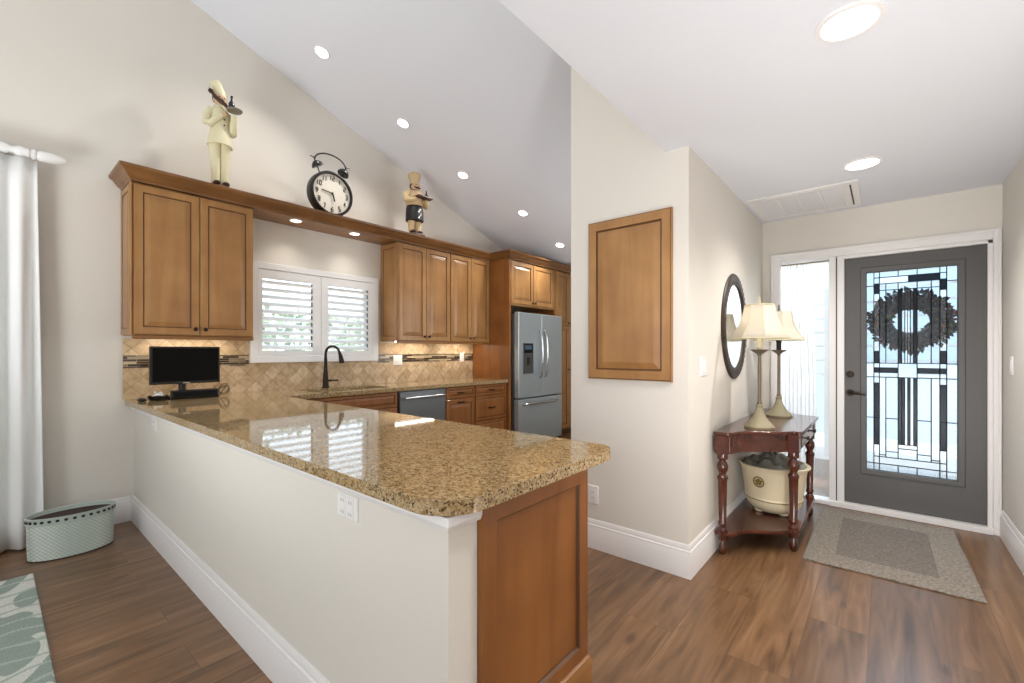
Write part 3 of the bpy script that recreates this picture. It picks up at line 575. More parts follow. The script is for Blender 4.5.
# ------------------------------------------------------------------ figures and clock on the cabinets
TOPZ = 2.571
def chef_tall(x, y):
    c = thing('chef_figurine', 'tall cream chef figurine with a wine bottle on a tray', 'figurine', (x, y, TOPZ))
    z = TOPZ
    obj('base', MB().lathe([(.075,0),(.08,.008),(.078,.02),(.06,.03)], c=(x,y+.01,z), n=24, sx=.9, sy=1.1), plain('figurine_base', srgb(150, 122, 92), .6), c, smooth=40)
    for s in (-1, 1): obj('shoe', MB().ball((x+.028, y+s*.032, z+.043), (.05,.026,.02)), HAIR, c, smooth=60)
    m = MB()
    for s in (-1, 1): m.tube([(x, y+s*.030, z+.045), (x, y+s*.031, z+.14), (x, y+s*.034, z+.26), (x, y+s*.036, z+.40)], [.030,.033,.037,.045], 14)
    obj('trousers', m, CREAM, c, smooth=60)
    m = MB().lathe([(.02,.37),(.086,.345),(.094,.35),(.082,.42),(.070,.48),(.067,.53),(.071,.58),(.066,.63),(.042,.655),(.03,.665)], c=(x,y,z), n=24, sx=.9, sy=.95)
    obj('jacket', m, CREAM, c, smooth=60)
    obj('collar', MB().lathe([(.04,.645),(.045,.66),(.036,.675)], c=(x,y,z), n=16), CREAM, c, smooth=60)
    # arms: one bent to the chest, one carrying the tray at the shoulder
    obj('arm', MB().tube([(x,y-.058,z+.63),(x-.005,y-.088,z+.57),(x+.005,y-.092,z+.515),(x+.03,y-.075,z+.50),(x+.065,y-.035,z+.545),(x+.075,y-.005,z+.575)], [.028,.033,.032,.028,.023,.017], 12), CREAM, c, smooth=60)
    obj('hand', MB().ball((x+.078,y+.008,z+.588), (.016,.02,.02), 12), SKIN, c, smooth=60)
    obj('arm', MB().tube([(x,y+.058,z+.62),(x+.015,y+.078,z+.53),(x+.035,y+.080,z+.465),(x+.06,y+.078,z+.50),(x+.08,y+.076,z+.60)], [.028,.03,.03,.026,.022], 12), CREAM, c, smooth=60)
    for k in range(4): obj('button', MB().ball((x+.066-.002*k, y+.012, z+.595-.045*k), .0065, 8), HAIR, c, smooth=60)
    h = obj('head', MB().ball((x+.01,y,z+.715), (.046,.043,.052), 18).ball((x+.058,y+.004,z+.712), (.016,.012,.014), 10).ball((x+.01,y-.044,z+.71), (.01,.008,.016), 8).ball((x+.01,y+.044,z+.71), (.01,.008,.016), 8).tube([(x,y,z+.655),(x+.004,y,z+.685)], .026, 10), SKIN, c, smooth=60)
    for e_ in (-.016, .018): obj('eye', MB().ball((x+.05,y+e_,z+.726), .0055, 8), HAIR, h, smooth=60)
    pts = [(x+.03,y-.074,z+.738),(x+.03,y-.082,z+.752),(x+.03,y-.078,z+.768),(x+.03,y-.066,z+.764),(x+.035,y-.060,z+.742),(x+.045,y-.045,z+.715),(x+.058,y-.02,z+.693),(x+.062,y,z+.682),(x+.062,y+.025,z+.664),(x+.06,y+.045,z+.652)]
    obj('moustache', MB().tube(pts, [.006,.009,.010,.011,.013,.016,.018,.017,.013,.006], 10), HAIR, c, smooth=60)
    obj('hair', MB().ball((x-.008,y-.005,z+.728), (.045,.047,.042), 14), HAIR, c, smooth=60)
    ht = MB().tube([(x,y,z+.735),(x,y,z+.76),(x,y-.006,z+.785),(x,y-.020,z+.82),(x,y-.038,z+.848),(x,y-.042,z+.855)], [.043,.043,.040,.039,.038,.030], 18)
    obj('hat', ht, CREAM, c, smooth=60)
    tr = obj('tray', MB().lathe([(.02,0),(.05,.006),(.058,.018),(.054,.018),(.045,.009),(.0001,.008)], c=(x+.09,y+.075,z+.622), n=24), plain('tray_pewter', srgb(120, 112, 92), .5), c, smooth=40)
    obj('bottle', MB().lathe([(.02,0),(.022,.006),(.022,.055),(.008,.078),(.008,.105),(.010,.106),(.010,.114),(.0001,.115)], c=(x+.09,y+.055,z+.630), n=16), plain('bottle_black', srgb(30, 26, 34), .25), tr, smooth=40)
chef_tall(-4.09, 1.224)
def chef_short(x, y):
    c = thing('chef_figurine', 'small chef figurine in a dark apron holding a brown tray', 'figurine', (x, y, TOPZ)); z = TOPZ
    CR2 = plain('cream_jacket', srgb(206, 180, 138), .5); NAVY = plain('apron_dark', srgb(18, 16, 22), .5)
    obj('base', MB().lathe([(.085,0),(.09,.01),(.085,.025),(.06,.03)], c=(x+.01,y+.02,z), n=24, sx=.9, sy=1.25), plain('figurine_base_brown', srgb(78, 56, 42), .6), c, smooth=40)
    for s in (-1, 1): obj('shoe', MB().ball((x+.03, y+s*.045, z+.043), (.05,.03,.022)), HAIR, c, smooth=60)
    m = MB()
    for s in (-1, 1): m.tube([(x, y+s*.040, z+.05), (x, y+s*.042, z+.12), (x, y+s*.044, z+.22)], [.034,.038,.046], 14)
    obj('trousers', m, CR2, c, smooth=60)
    obj('apron', MB().lathe([(.088,.165),(.10,.17),(.098,.25),(.092,.32),(.086,.335),(.05,.34)], c=(x,y,z), n=24), NAVY, c, smooth=60)
    ap = MB()
    for i in range(7): ap.ball((x+.096, y-.02+.012*(i % 4)+.008*random.random(), z+.19+.016*i), (.006,.010,.008), 8)
    obj('apron_print', ap, PLATE, c, smooth=60)
    obj('jacket', MB().lathe([(.06,.33),(.094,.335),(.096,.40),(.088,.46),(.07,.50),(.04,.515)], c=(x,y,z), n=24), CR2, c, smooth=60)
    obj('arm', MB().tube([(x,y-.08,z+.485),(x-.0,y-.125,z+.44),(x+.02,y-.13,z+.385),(x+.07,y-.08,z+.385),(x+.10,y-.05,z+.40)], [.03,.037,.036,.028,.02], 12), CR2, c, smooth=60)
    obj('arm', MB().tube([(x,y+.08,z+.485),(x+.01,y+.125,z+.42),(x+.04,y+.13,z+.36),(x+.09,y+.10,z+.375),(x+.11,y+.07,z+.40)], [.03,.036,.034,.027,.02], 12), CR2, c, smooth=60)
    h = obj('head', MB().ball((x+.01,y,z+.555), (.05,.048,.052), 18).ball((x+.062,y+.004,z+.553), (.016,.013,.014), 10).ball((x+.01,y-.05,z+.55), (.01,.008,.016), 8).ball((x+.01,y+.05,z+.55), (.01,.008,.016), 8), SKIN, c, smooth=60)
    for e_ in (-.018, .02): obj('eye', MB().ball((x+.054,y+e_,z+.568), .006, 8), HAIR, h, smooth=60)
    obj('moustache', MB().tube([(x+.045,y-.045,z+.545),(x+.06,y-.02,z+.532),(x+.064,y,z+.538),(x+.06,y+.02,z+.532),(x+.045,y+.045,z+.545)], [.004,.010,.011,.010,.004], 8), HAIR, c, smooth=60)
    obj('hair', MB().ball((x-.01,y,z+.565), (.048,.053,.045), 14), HAIR, c, smooth=60)
    obj('scarf', MB().lathe([(.05,.495),(.055,.507),(.042,.52)], c=(x,y,z), n=16), HAIR, c, smooth=60)
    obj('hat', MB().lathe([(.052,.585),(.054,.63),(.058,.635),(.068,.675),(.066,.70),(.04,.715),(.0001,.718)], c=(x,y,z), n=32, fn=lambda a, zz: 1+(.09*math.cos(a*9) if zz > .63 else 0)), CR2, c, smooth=60)
    obj('tray', MB().box(x+.06, x+.17, y-.07, y+.13, z+.41, z+.425), plain('tray_brown', srgb(70, 44, 32), .5), c, bevel=.004)
    obj('bottle', MB().lathe([(.016,0),(.018,.04),(.007,.06),(.007,.085),(.0001,.086)], c=(x+.11,y+.08,z+.425), n=12), HAIR, c, smooth=40)
chef_short(-4.06, 3.13)
def clock(x, y, zc, R):
    c = thing('alarm_clock', 'large black twin-bell clock with an ivory dial on the cabinets', 'clock', (x, y, TOPZ))
    n = 48
    def disc(x0, prof): # profile (r, dx) revolved about the X axis
        m = MB(); m.lathe(prof, n=n); return MB().add([(x0+v.z, y+v.x, zc+v.y) for v in m.v], m.f)
    obj('case', disc(x, [(R*.7,-.075),(R*.95,-.07),(R,-.045),(R,.035),(R*.97,.046),(R*.90,.048),(R*.87,.030),(R*.87,.02)]), BLACK, c, smooth=40)
    obj('dial', disc(x, [(R*.88,.022),(R*.88,.026),(.0001,.0265)]), CLOCKF, c, smooth=40)
    m = MB(); xx = x+.0285
    def stroke(p, q, wd):
        a = Vector((p[0], p[1])); b = Vector((q[0], q[1])); d = (b-a).normalized(); s = Vector((-d.y, d.x))*wd/2
        m.add([(X0, y+v.x, zc+v.y) for X0 in (xx-.0015, xx+.0012) for v in (a-s, a+s, b+s, b-s)], [(0,1,2,3),(7,6,5,4),(0,4,5,1),(1,5,6,2),(2,6,7,3),(3,7,4,0)])
    SEG = {'1': [(.5,0,.5,1)], '2': [(0,1,1,1),(1,1,1,.5),(1,.5,0,.5),(0,.5,0,0),(0,0,1,0)], '3': [(0,1,1,1),(1,1,1,0),(.2,.5,1,.5),(0,0,1,0)], '4': [(.75,0,.75,1),(.75,1,0,.35),(0,.35,1,.35)],
           '5': [(1,1,0,1),(0,1,0,.5),(0,.5,1,.5),(1,.5,1,0),(1,0,0,0)], '6': [(1,1,0,.6),(0,.6,0,0),(0,0,1,0),(1,0,1,.5),(1,.5,0,.5)], '7': [(0,1,1,1),(1,1,.3,0)], '8': [(0,0,0,1),(0,1,1,1),(1,1,1,0),(1,0,0,0),(0,.5,1,.5)],
           '9': [(1,.5,0,.5),(0,.5,0,1),(0,1,1,1),(1,1,1,.4),(1,.4,.2,0)], '0': [(0,0,0,1),(0,1,1,1),(1,1,1,0),(1,0,0,0)]}
    for k in range(1, 13):
        m = MB(); a = PI/2-k*PI/6; cx, cy = math.cos(a)*R*.70, math.sin(a)*R*.70; s = str(k); hgt = R*.2; wd = R*.085
        for j, ch in enumerate(s):
            ox = cx+(j-(len(s)-1)/2)*R*.13-wd/2; oy = cy-hgt/2
            for (a0,b0,a1,b1) in SEG[ch]: stroke((ox+a0*wd, oy+b0*hgt), (ox+a1*wd, oy+b1*hgt), R*.03)
        obj('numeral', m, BLACK, c)
    m = MB(); xx = x+.033
    stroke((R*.06, 0), (-R*.50, R*.07), R*.045); obj('minute_hand', m, BLACK, c)
    m = MB(); xx = x+.0365
    stroke((0, R*.06), (R*.10, -R*.34), R*.06); m.ball((x+.035, y, zc), (.006, R*.06, R*.06), 12); obj('hour_hand', m, BLACK, c)
    for s in (-1, 1):
        by, bz = y+s*R*.66, zc+R*1.27; t_ = Vector((0, s*.5, .87)).normalized()
        o = Vector((x, y+s*R*.53, zc+R*.86)); q = Vector((x, by, bz-.012))
        b = obj('bell', MB().tube([q-t_*.03, q-t_*.025, q+t_*.0, q+t_*.02, q+t_*.028], [.055,.056,.046,.024,.004], 20), BLACK, c, smooth=50)
        obj('bell_post', MB().tube([o, q], .006, 8), BLACK, b, smooth=50)
        obj('bell_nut', MB().tube([q+t_*.02, q+t_*.06], .006, 8).tube([q+t_*.055+Vector((0,-.02*s,0)), q+t_*.05+Vector((0,.035*s,.008))], .005, 6), BLACK, b, smooth=50)
    obj('carry_handle', MB().tube([(x, y+R*.74*math.cos(a), zc+R*1.38+R*.42*math.sin(a)) for a in [PI*i/16 for i in range(17)]], .0075, 8), BLACK, c, smooth=50)
    for s in (-1, 1): obj('foot', MB().tube([(x, y+s*R*.5, zc-R*.8), (x, y+s*R*.58, TOPZ+.008)], [.016,.012], 10), BLACK, c, smooth=50)
clock(-4.09, 2.155, TOPZ+.218, .212)

# ------------------------------------------------------------------ curtain and rod
rd = thing('curtain_rod', 'white curtain rod with a bullet finial high on the window wall', 'curtain rod', (-4.25, -.5, 2.56))
obj('pole', MB().tube([(-4.25,-1.6,2.56),(-4.25,.20,2.56)], .02, 16), TRIM, rd, smooth=50)
obj('finial', MB().tube([(-4.25,.20,2.56),(-4.25,.205,2.56),(-4.25,.22,2.56),(-4.25,.225,2.56),(-4.25,.24,2.56),(-4.25,.29,2.56),(-4.25,.335,2.56),(-4.25,.36,2.56),(-4.25,.365,2.56)], [.022,.032,.032,.024,.033,.033,.026,.015,.004], 18), TRIM, rd, smooth=40)
obj('bracket', MB().tube([(WX,.10,2.56),(-4.25,.10,2.56)], .012, 10).lathe([(.03,0),(.03,.012)], c=(-4.364,.10,2.555), n=16), TRIM, rd, smooth=50)
cn = thing('window_curtain', 'floor-length white curtain hanging from the white rod', 'curtain', (-4.25, -.5, 0))
m = MB(); ny, nz = 150, 14; vs = []; fs = []
for j in range(nz+1):
    z = .015+(2.525-.015)*j/nz
    for i in range(ny+1):
        y = -1.5+(1.74-.03*(j/nz))*i/ny; a = .034*(1-.45*(j/nz)**3)
        vs.append((-4.25+a*math.sin(y*52+.3*math.sin(j*.2)+.8*math.sin(y*7))+.008*math.sin(y*17+j*.15), y+.02, z))
for j in range(nz):
    for i in range(ny): fs.append((j*(ny+1)+i, j*(ny+1)+i+1, (j+1)*(ny+1)+i+1, (j+1)*(ny+1)+i))
m.add(vs, fs); cl = obj('cloth', m, CURT, cn, smooth=80); so = cl.modifiers.new('solid', 'SOLIDIFY'); so.thickness = .002
hd = MB(); ny = 160; vs = []; fs = []
for i in range(ny+1):
    y = -1.5+1.69*i/ny; w_ = .006*math.sin(y*95)+.004*math.sin(y*41)
    for k in range(15):
        a = -PI*.5-PI*.92+2*PI*.92*k/14; r_ = .029+w_*(.5+.5*abs(math.sin(a)))
        vs.append((-4.25+r_*math.cos(a), y, 2.56+r_*math.sin(a)+(.02+w_ if k == 7 else 0)))
for i in range(ny):
    for k in range(14): fs.append((i*15+k, i*15+k+1, (i+1)*15+k+1, (i+1)*15+k))
hd.add(vs, fs); obj('rod_pocket', hd, CURT, cn, smooth=80)

# ------------------------------------------------------------------ basket planter and rugs
bx, by = -3.985, .368
bk = thing('oval_planter', 'mint green oval metal planter with a pierced rim on the floor', 'planter', (bx, by, 0))
def oval(prof, **k): return MB().shell(prof, c=(bx, by, 0), n=72, sx=.58, sy=.95, **k)
b = oval([(.206,.006),(.210,.10),(.212,.222)]); b.add(*(lambda q: (q.v, q.f))(MB().lathe([(.206,.004),(.206,.007)], c=(bx,by,0), n=72, sx=.58, sy=.95))); obj('body', b, MINTW, bk, smooth=50)
obj('rim', oval([(.214,.222),(.218,.223),(.219,.256),(.222,.260),(.219,.264),(.212,.262),(.212,.235),(.206,.22)]), MINT, bk, smooth=50)
obj('rim_bead', MB().tube([(bx+.217*.58*math.cos(a), by+.217*.95*math.sin(a), .222) for a in [2*PI*i/72 for i in range(73)]], .0035, 6), MINT, bk, smooth=60)
m = MB()
for i in range(34):
    a = 2*PI*i/34; q = Vector((bx+.2185*.58*math.cos(a), by+.2185*.95*math.sin(a), .241)); nn = Vector((math.cos(a)/.58, math.sin(a)/.95, 0)).normalized(); tt = Vector((-nn.y, nn.x, 0))
    m.add([q+tt*.0095*math.cos(b_)+Vector((0,0,.0085*math.sin(b_)))+nn*d_ for d_ in (-.001, .0012) for b_ in [2*PI*j/10 for j in range(10)]], [tuple(range(10)), tuple(range(19,9,-1))]+[(j,(j+1)%10,(j+1)%10+10,j+10) for j in range(10)])
obj('rim_holes', m, BLACK, bk)
obj('liner', oval([(.2125,.238),(.19,.228),(.0001,.226)]), DARKIN, bk, smooth=50)
obj('foot_band', oval([(.208,.0),(.208,.008),(.19,.008),(.19,0)]), DARKIN, bk)
m = MB(); m.prism([(-3.70,.185),(-3.70,-1.9),(-1.2,-1.9),(-1.2,.175)], 'z', .001, .020)
tag(obj('area_rug', m, LEAFR, bevel=.007), 'sage green shaggy rug with white leaf shapes near the planter', 'rug')
hr = thing('entry_rug', 'rectangular taupe rug with a lighter border before the front door', 'rug', (.01, 3.82, 0))
obj('border', MB().holed([(-.385,3.235),(.397,3.255),(.372,4.42),(-.392,4.40)], [[(-.235,3.42),(.235,3.43),(.225,4.22),(-.24,4.21)]], 'z', .001, .011), RUGB, hr, bevel=.003)
obj('field', MB().prism([(-.235,3.42),(.235,3.43),(.225,4.22),(-.24,4.21)], 'z', .001, .0105), RUGC, hr)

# ------------------------------------------------------------------ front door, sidelight, casing
DX0, DX1, DZ0, DZ1 = -.249, .551, .046, 2.032; FY = 4.555
dr = sroot('door_1', (.15, FY, 0))
GX0, GX1, GZ0, GZ1 = -.112, .409, .332, 1.908
struct('slab', MB().holed([(DX0,DZ0),(DX1,DZ0),(DX1,DZ1),(DX0,DZ1)], [[(GX0,GZ0),(GX1,GZ0),(GX1,GZ1),(GX0,GZ1)]], 'y', FY, FY+.044), DOORG, dr)
for yy in (FY-.012, FY+.044):
    struct('glass_trim', MB().holed([(GX0-.038,GZ0-.038),(GX1+.038,GZ0-.038),(GX1+.038,GZ1+.038),(GX0-.038,GZ1+.038)], [[(GX0+.001,GZ0+.001),(GX1-.001,GZ0+.001),(GX1-.001,GZ1-.001),(GX0+.001,GZ1-.001)]], 'y', yy, yy+.012), DOORG, dr, bevel=.005)
gw, gh = GX1-GX0, GZ1-GZ0
PX = lambda u: GX0+u*gw
PZ = lambda v: GZ1-v*gh
panes = []   # (u0,u1,v0,v1,material)
U = [0, .09, .155, .23, .37, .58, .73, .82, .89, 1]
def pn_(u0, u1, v0, v1, k): panes.append((u0, u1, v0, v1, 4 if v1 <= .46 and k in (0,1) else k))
for a, b in ((U[0],U[1]), (U[8],U[9])):
    for v0, v1 in ((0,.07),(.07,.46),(.46,.53),(.53,.735),(.735,.965),(.965,1)): pn_(a, b, v0, v1, 0 if v1 < .5 else 1)
for a, b in ((U[1],U[2]), (U[7],U[8])):
    pn_(a,b,0,.03,0); pn_(a,b,.03,.06,1); pn_(a,b,.06,.11,3); pn_(a,b,.11,.15,2); pn_(a,b,.15,.40,2); pn_(a,b,.40,.46,3)
    for v0, v1 in ((.46,.483),(.483,.507),(.507,.53)): pn_(a,b,v0,v1,2 if v0 != .483 else 3)
    pn_(a,b,.53,.56,2); pn_(a,b,.56,.735,3); pn_(a,b,.735,.87,3); pn_(a,b,.87,.93,2); pn_(a,b,.93,.965,2); pn_(a,b,.965,1,1)
for a, b in ((.155,.37),(.37,.58),(.58,.82)): pn_(a,b,0,.03,0); pn_(a,b,.965,1,1)
pn_(.155,.485,.03,.062,2); pn_(.485,.82,.03,.062,3); pn_(.155,.82,.93,.965,2)
for a, b in ((.155,.23),(.73,.82)):
    pn_(a,b,.062,.095,1); pn_(a,b,.095,.46,0 if a < .5 else 1); pn_(a,b,.53,.92,1); pn_(a,b,.92,.93,2)
for a, b in ((.23,.37),(.58,.73)):
    pn_(a,b,.062,.095,0); pn_(a,b,.095,.46,0); pn_(a,b,.53,.735,0); pn_(a,b,.735,.90,0); pn_(a,b,.90,.93,1)
for a, b in ((.155,.37),(.58,.82)):
    pn_(a,b,.46,.483,2); pn_(a,b,.483,.507,3); pn_(a,b,.507,.53,2)
pn_(.37,.58,.062,.095,1)
cs = [.37,.41,.445,.475,.505,.54,.58]
for i in range(6): pn_(cs[i],cs[i+1],.095,.46,0 if i in (1,4) else (3 if i in (0,5) else 2)); pn_(cs[i],cs[i+1],.53,.86,3 if i not in (2,4) else (2 if i == 2 else 2))
pn_(.37,.58,.46,.53,0); pn_(.37,.58,.86,.88,2); pn_(.37,.58,.88,.93,1)
gl = MB(); GM = [FROST, SEEDY, BEVEL, DARKREFR, CLEARB]
gy = FY+.022
for u0,u1,v0,v1,k in panes: gl.box(PX(u0), PX(u1), gy-.002, gy+.002, PZ(v1), PZ(v0), k)
struct('leaded_glass', gl, GM, dr)
ld = MB()
for u0,u1,v0,v1,k in panes:
    cw = .0021 if k in (2,3) and (u1-u0) < .05 else .0030
    x0,x1,z0,z1 = PX(u0),PX(u1),PZ(v1),PZ(v0)
    ld.box(x0-cw,x0+cw,gy-.004,gy+.004,z0,z1); ld.box(x1-cw,x1+cw,gy-.004,gy+.004,z0,z1); ld.box(x0,x1,gy-.0041,gy+.0041,z0-cw,z0+cw); ld.box(x0,x1,gy-.0041,gy+.0041,z1-cw,z1+cw)
struct('lead_came', ld, LEAD, dr)
hx = -.215
struct('lever_handle', MB().tube([(hx,FY,.94),(hx,FY-.012,.94)], .028, 20).tube([(hx,FY-.01,.94),(hx,FY-.05,.94),(hx+.02,FY-.056,.94),(hx+.10,FY-.052,.932)], [.011,.011,.010,.008], 10), BRONZE, dr, smooth=40)
struct('deadbolt', MB().tube([(hx,FY,1.09),(hx,FY-.014,1.09)], .028, 20).box(hx-.006,hx+.006,FY-.034,FY-.014,1.072,1.108), BRONZE, dr, smooth=40)
for x in (DX0-.004, DX1+.001): struct('weatherstrip', MB().box(x, x+.003, FY+.005, FY+.03, DZ0, DZ1), BLACK, dr)
m = MB()   # casing, jambs, mullion, sill
m.sweep([(0,0),(.02,0),(.02,.05)], [(-9,-9),(-8,-9)]) if 0 else None
m.box(-.772, -.705, DY-.02, DY, 0, 2.125).box(.578, .615, DY-.02, DY, 0, 2.125).box(-.705, .578, DY-.02, DY, 2.058, 2.125)
m.box(-.775, -.752, DY-.028, DY-.02, 0, 2.128).box(.600, .618, DY-.028, DY-.02, 0, 2.128).box(-.752, .600, DY-.028, DY-.02, 2.108, 2.128)
struct('trim_5', m, TRIM, bevel=.003)
m = MB().box(-.720, -.702, DY, DY+.12, .0, 2.065).box(-.352, -.308, DY-.012, DY+.12, 0, 2.058).box(-.300, DX0-.003, DY-.006, DY+.12, .03, 2.058).box(DX1+.003, .5845, DY, DY+.12, .03, 2.058).box(-.702, -.352, DY, DY+.12, 2.050, 2.065).box(-.300, .585, DY, DY+.12, 2.034, 2.065)
struct('trim_6', m, TRIM, bevel=.002)
struct('trim_7', MB().box(-.702, -.352, DY-.012, DY+.12, 0, .03).box(-.352, .58, DY-.03, DY+.12, 0, .043), TRIM, bevel=.003)
struct('trim_8', MB().box(-.308, -.300, DY+.004, DY+.1, .0, 2.05), BLACK)
wn = sroot('window_2', (-.527, DY+.07, .03))
struct('glass', MB().box(-.702, -.352, DY+.075, DY+.079, .03, 2.05), PANE, wn)
struct('curtain_rail', MB().tube([(-.70,DY+.03,2.035),(-.354,DY+.03,2.035)], .006, 10), GOLD, wn, smooth=50)
m = MB(); vs = []; fs = []; n = 70
for j in range(9):
    z = .05+(2.03-.05)*j/8
    for i in range(n+1):
        x = -.698+(.225+.03*math.sin(j*.5))*i/n; vs.append((x, DY+.03+.011*math.sin(i*.78+.4*math.sin(j))+.004*math.sin(i*.31), z))
for j in range(8):
    for i in range(n): fs.append((j*(n+1)+i, j*(n+1)+i+1, (j+1)*(n+1)+i+1, (j+1)*(n+1)+i))
m.add(vs, fs); tag(obj('sheer_curtain', m, SHEER, smooth=80), 'gathered white sheer curtain over the narrow window beside the door', 'curtain')
# wreath on the outside face
wr = thing('door_wreath', 'dark autumn wreath hanging behind the leaded door glass', 'wreath', (.155, 4.66, 1.51))
m = MB(); m.tube([(.155+.160*math.cos(a), 4.65, 1.513+.140*math.sin(a)) for a in [2*PI*i/40 for i in range(41)]], .052, 10); BRN = plain('wreath_twig', srgb(44, 28, 20), .8); obj('twig_ring', m, BRN, wr, smooth=60)
lm = [plain('leaf_brown', srgb(60, 30, 18), .7), plain('leaf_olive', srgb(80, 74, 30), .7), plain('leaf_rust', srgb(112, 44, 22), .7), plain('leaf_dark', srgb(28, 20, 16), .8)]
m = MB()
for i in range(900):
    a = random.uniform(0, 2*PI); rr = random.gauss(1, .22); c = Vector((.155+.170*rr*math.cos(a), 4.645+random.uniform(-.045,.035), 1.513+.152*rr*math.sin(a)))
    if abs(rr-1) > .5: continue
    d = Vector((math.cos(a)+random.uniform(-.9,.9), random.uniform(-.5,.5), math.sin(a)+random.uniform(-.9,.9))).normalized(); s = d.cross(Vector((random.uniform(-.4,.4), 1, random.uniform(-.4,.4)))).normalized(); Ln = random.uniform(.03,.065); wd = Ln*.32
    nn = d.cross(s)*.006
    m.add([c, c+d*Ln*.45+s*wd+nn, c+d*Ln, c+d*Ln*.45-s*wd+nn, c+d*Ln*.45-nn], [(0,1,4),(1,2,4),(2,3,4),(3,0,4)], random.choices([0,1,2,3], [5,2,2,5])[0])
obj('leaves', m, lm, wr)
for i in range(14):
    a = random.uniform(0, 2*PI); obj('berry', MB().ball((.155+.17*math.cos(a), 4.625, 1.513+.15*math.sin(a)), .012, 8), lm[2], wr, smooth=60)
m = MB()
for s in (-1, 1): m.tube([(.15,4.63,1.70),(.15+s*.05,4.625,1.735),(.15+s*.10,4.63,1.72),(.15+s*.09,4.63,1.685),(.15+s*.04,4.632,1.685),(.15,4.63,1.70)], [.008,.022,.026,.024,.018,.008], 8, flat=.35)
obj('bow', m, plain('bow_grey', srgb(70, 74, 78), .6), wr, smooth=60)

# ------------------------------------------------------------------ mirror
m_c = (HX, 3.53, 1.458); ra, rb = .335, .382
mr = thing('oval_mirror', 'oval wall mirror in a dark reeded wooden frame above the console', 'mirror', m_c)
def ell(x0, prof, n=72, fn=None):
    vs = []; fs = []
    for k, (ins, dx) in enumerate(prof):
        for i in range(n):
            a = 2*PI*i/n; f_ = fn(i, k) if fn else 0
            vs.append((x0+dx*.55+f_*.6, m_c[1]+(ra-ins)*math.cos(a), m_c[2]+(rb-ins)*math.sin(a)))
    for j in range(len(prof)-1):
        for i in range(n): fs.append((j*n+i, j*n+(i+1)%n, (j+1)*n+(i+1)%n, (j+1)*n+i))
    return vs, fs
obj('frame', MB().add(*ell(HX, [(0,0),(-.002,.012),(.004,.024),(.014,.032),(.030,.034),(.045,.034),(.058,.032),(.066,.024),(.072,.028),(.078,.024),(.080,.012),(.085,.010)], 144, lambda i, k: (.004 if i % 3 == 0 else -.002) if k in (3,4,5,6) else 0)), FRAME, mr, smooth=25)
v_, f_ = ell(HX, [(.078,.010)], 72); obj('glass', MB().add(v_+[(HX+.006, v.y if hasattr(v,'y') else v[1], v[2]) for v in v_], [tuple(range(72)), tuple(range(143,71,-1))]+[(i,(i+1)%72,(i+1)%72+72,i+72) for i in range(72)]), MIRROR, mr)

# ------------------------------------------------------------------ console table
TZ = .772
def scurve(p, q, amp, n=14):
    p, q = Vector(p), Vector(q); d = q-p; nrm = Vector((d.y, -d.x)).normalized(); return [tuple(p+d*(i/n)+nrm*amp*math.sin(2*PI*i/n-.0)*(.6) + nrm*amp*.5*math.sin(PI*i/n)) for i in range(n+1)]
def outline(ins):
    B = -.828; F = -.388-ins; y0, y1 = 2.955+ins, 4.46-ins; fy0, fy1 = 3.315+ins*.5, 4.14-ins*.5
    o = [(B, y0), (B+.09, y0)]
    o += [(p[0], p[1]) for p in scurve((B+.11, y0+.03), (F-.05, fy0-.03), -.035)]
    o += [(F-.02, fy0-.035), (F, fy0), (F, fy1), (F-.02, fy1+.035)]
    o += [(p[0], p[1]) for p in scurve((F-.05, fy1+.03), (B+.11, y1-.03), -.035)]
    return o+[(B+.09, y1), (B, y1)]
tb = thing('console_table', 'dark red mahogany console table with turned legs against the hall wall', 'table', (-.6, 3.7, 0))
obj('top', MB().prism(outline(0), 'z', TZ-.022, TZ), MAHOG, tb, bevel=.007, seg=3)
obj('apron', MB().prism(outline(.028), 'z', TZ-.135, TZ-.024), MAHOG, tb, bevel=.002)
dw = obj('drawer', MB().loops((-.418, 3.42, TZ-.122), (0,1,0), (0,0,1), (1,0,0), .62, .088, [(0,0,0),(0,.005,0),(.004,.008,0),(.010,.008,0),(.013,.005,0)]), MAHOG, tb)
for y in (3.55, 3.91): obj('knob', MB().tube([(-.412,y,TZ-.078),(-.400,y,TZ-.078),(-.396,y,TZ-.078),(-.386,y,TZ-.078),(-.382,y,TZ-.078)], [.006,.006,.014,.014,.006], 12), BRONZE, dw, smooth=50)
obj('shelf', MB().prism(outline(.022), 'z', .118, .142), MAHOG, tb, bevel=.006, seg=3)
LEG = [(r_*.88, z_) for r_, z_ in [(.012,0),(.022,.012),(.026,.045),(.016,.075),(.014,.085),(.030,.092),(.030,.100),(.033,.104),(.033,.156),(.028,.160),(.021,.172),(.030,.190),(.030,.20),(.024,.21),(.031,.46),(.036,.475),(.036,.487),(.026,.497),(.022,.508),(.034,.53),(.038,.55),(.034,.57),(.022,.588),(.022,.592),(.034,.60),(.036,.61),(.033,.637)]]
for x, y in ((-.782,2.995),(-.445,3.325),(-.445,4.13),(-.782,4.42)):
    obj('leg', MB().lathe(LEG, c=(x, y, 0), n=24).box(x-.034, x+.034, y-.034, y+.034, .634, TZ-.0235), MAHOG, tb, smooth=35)
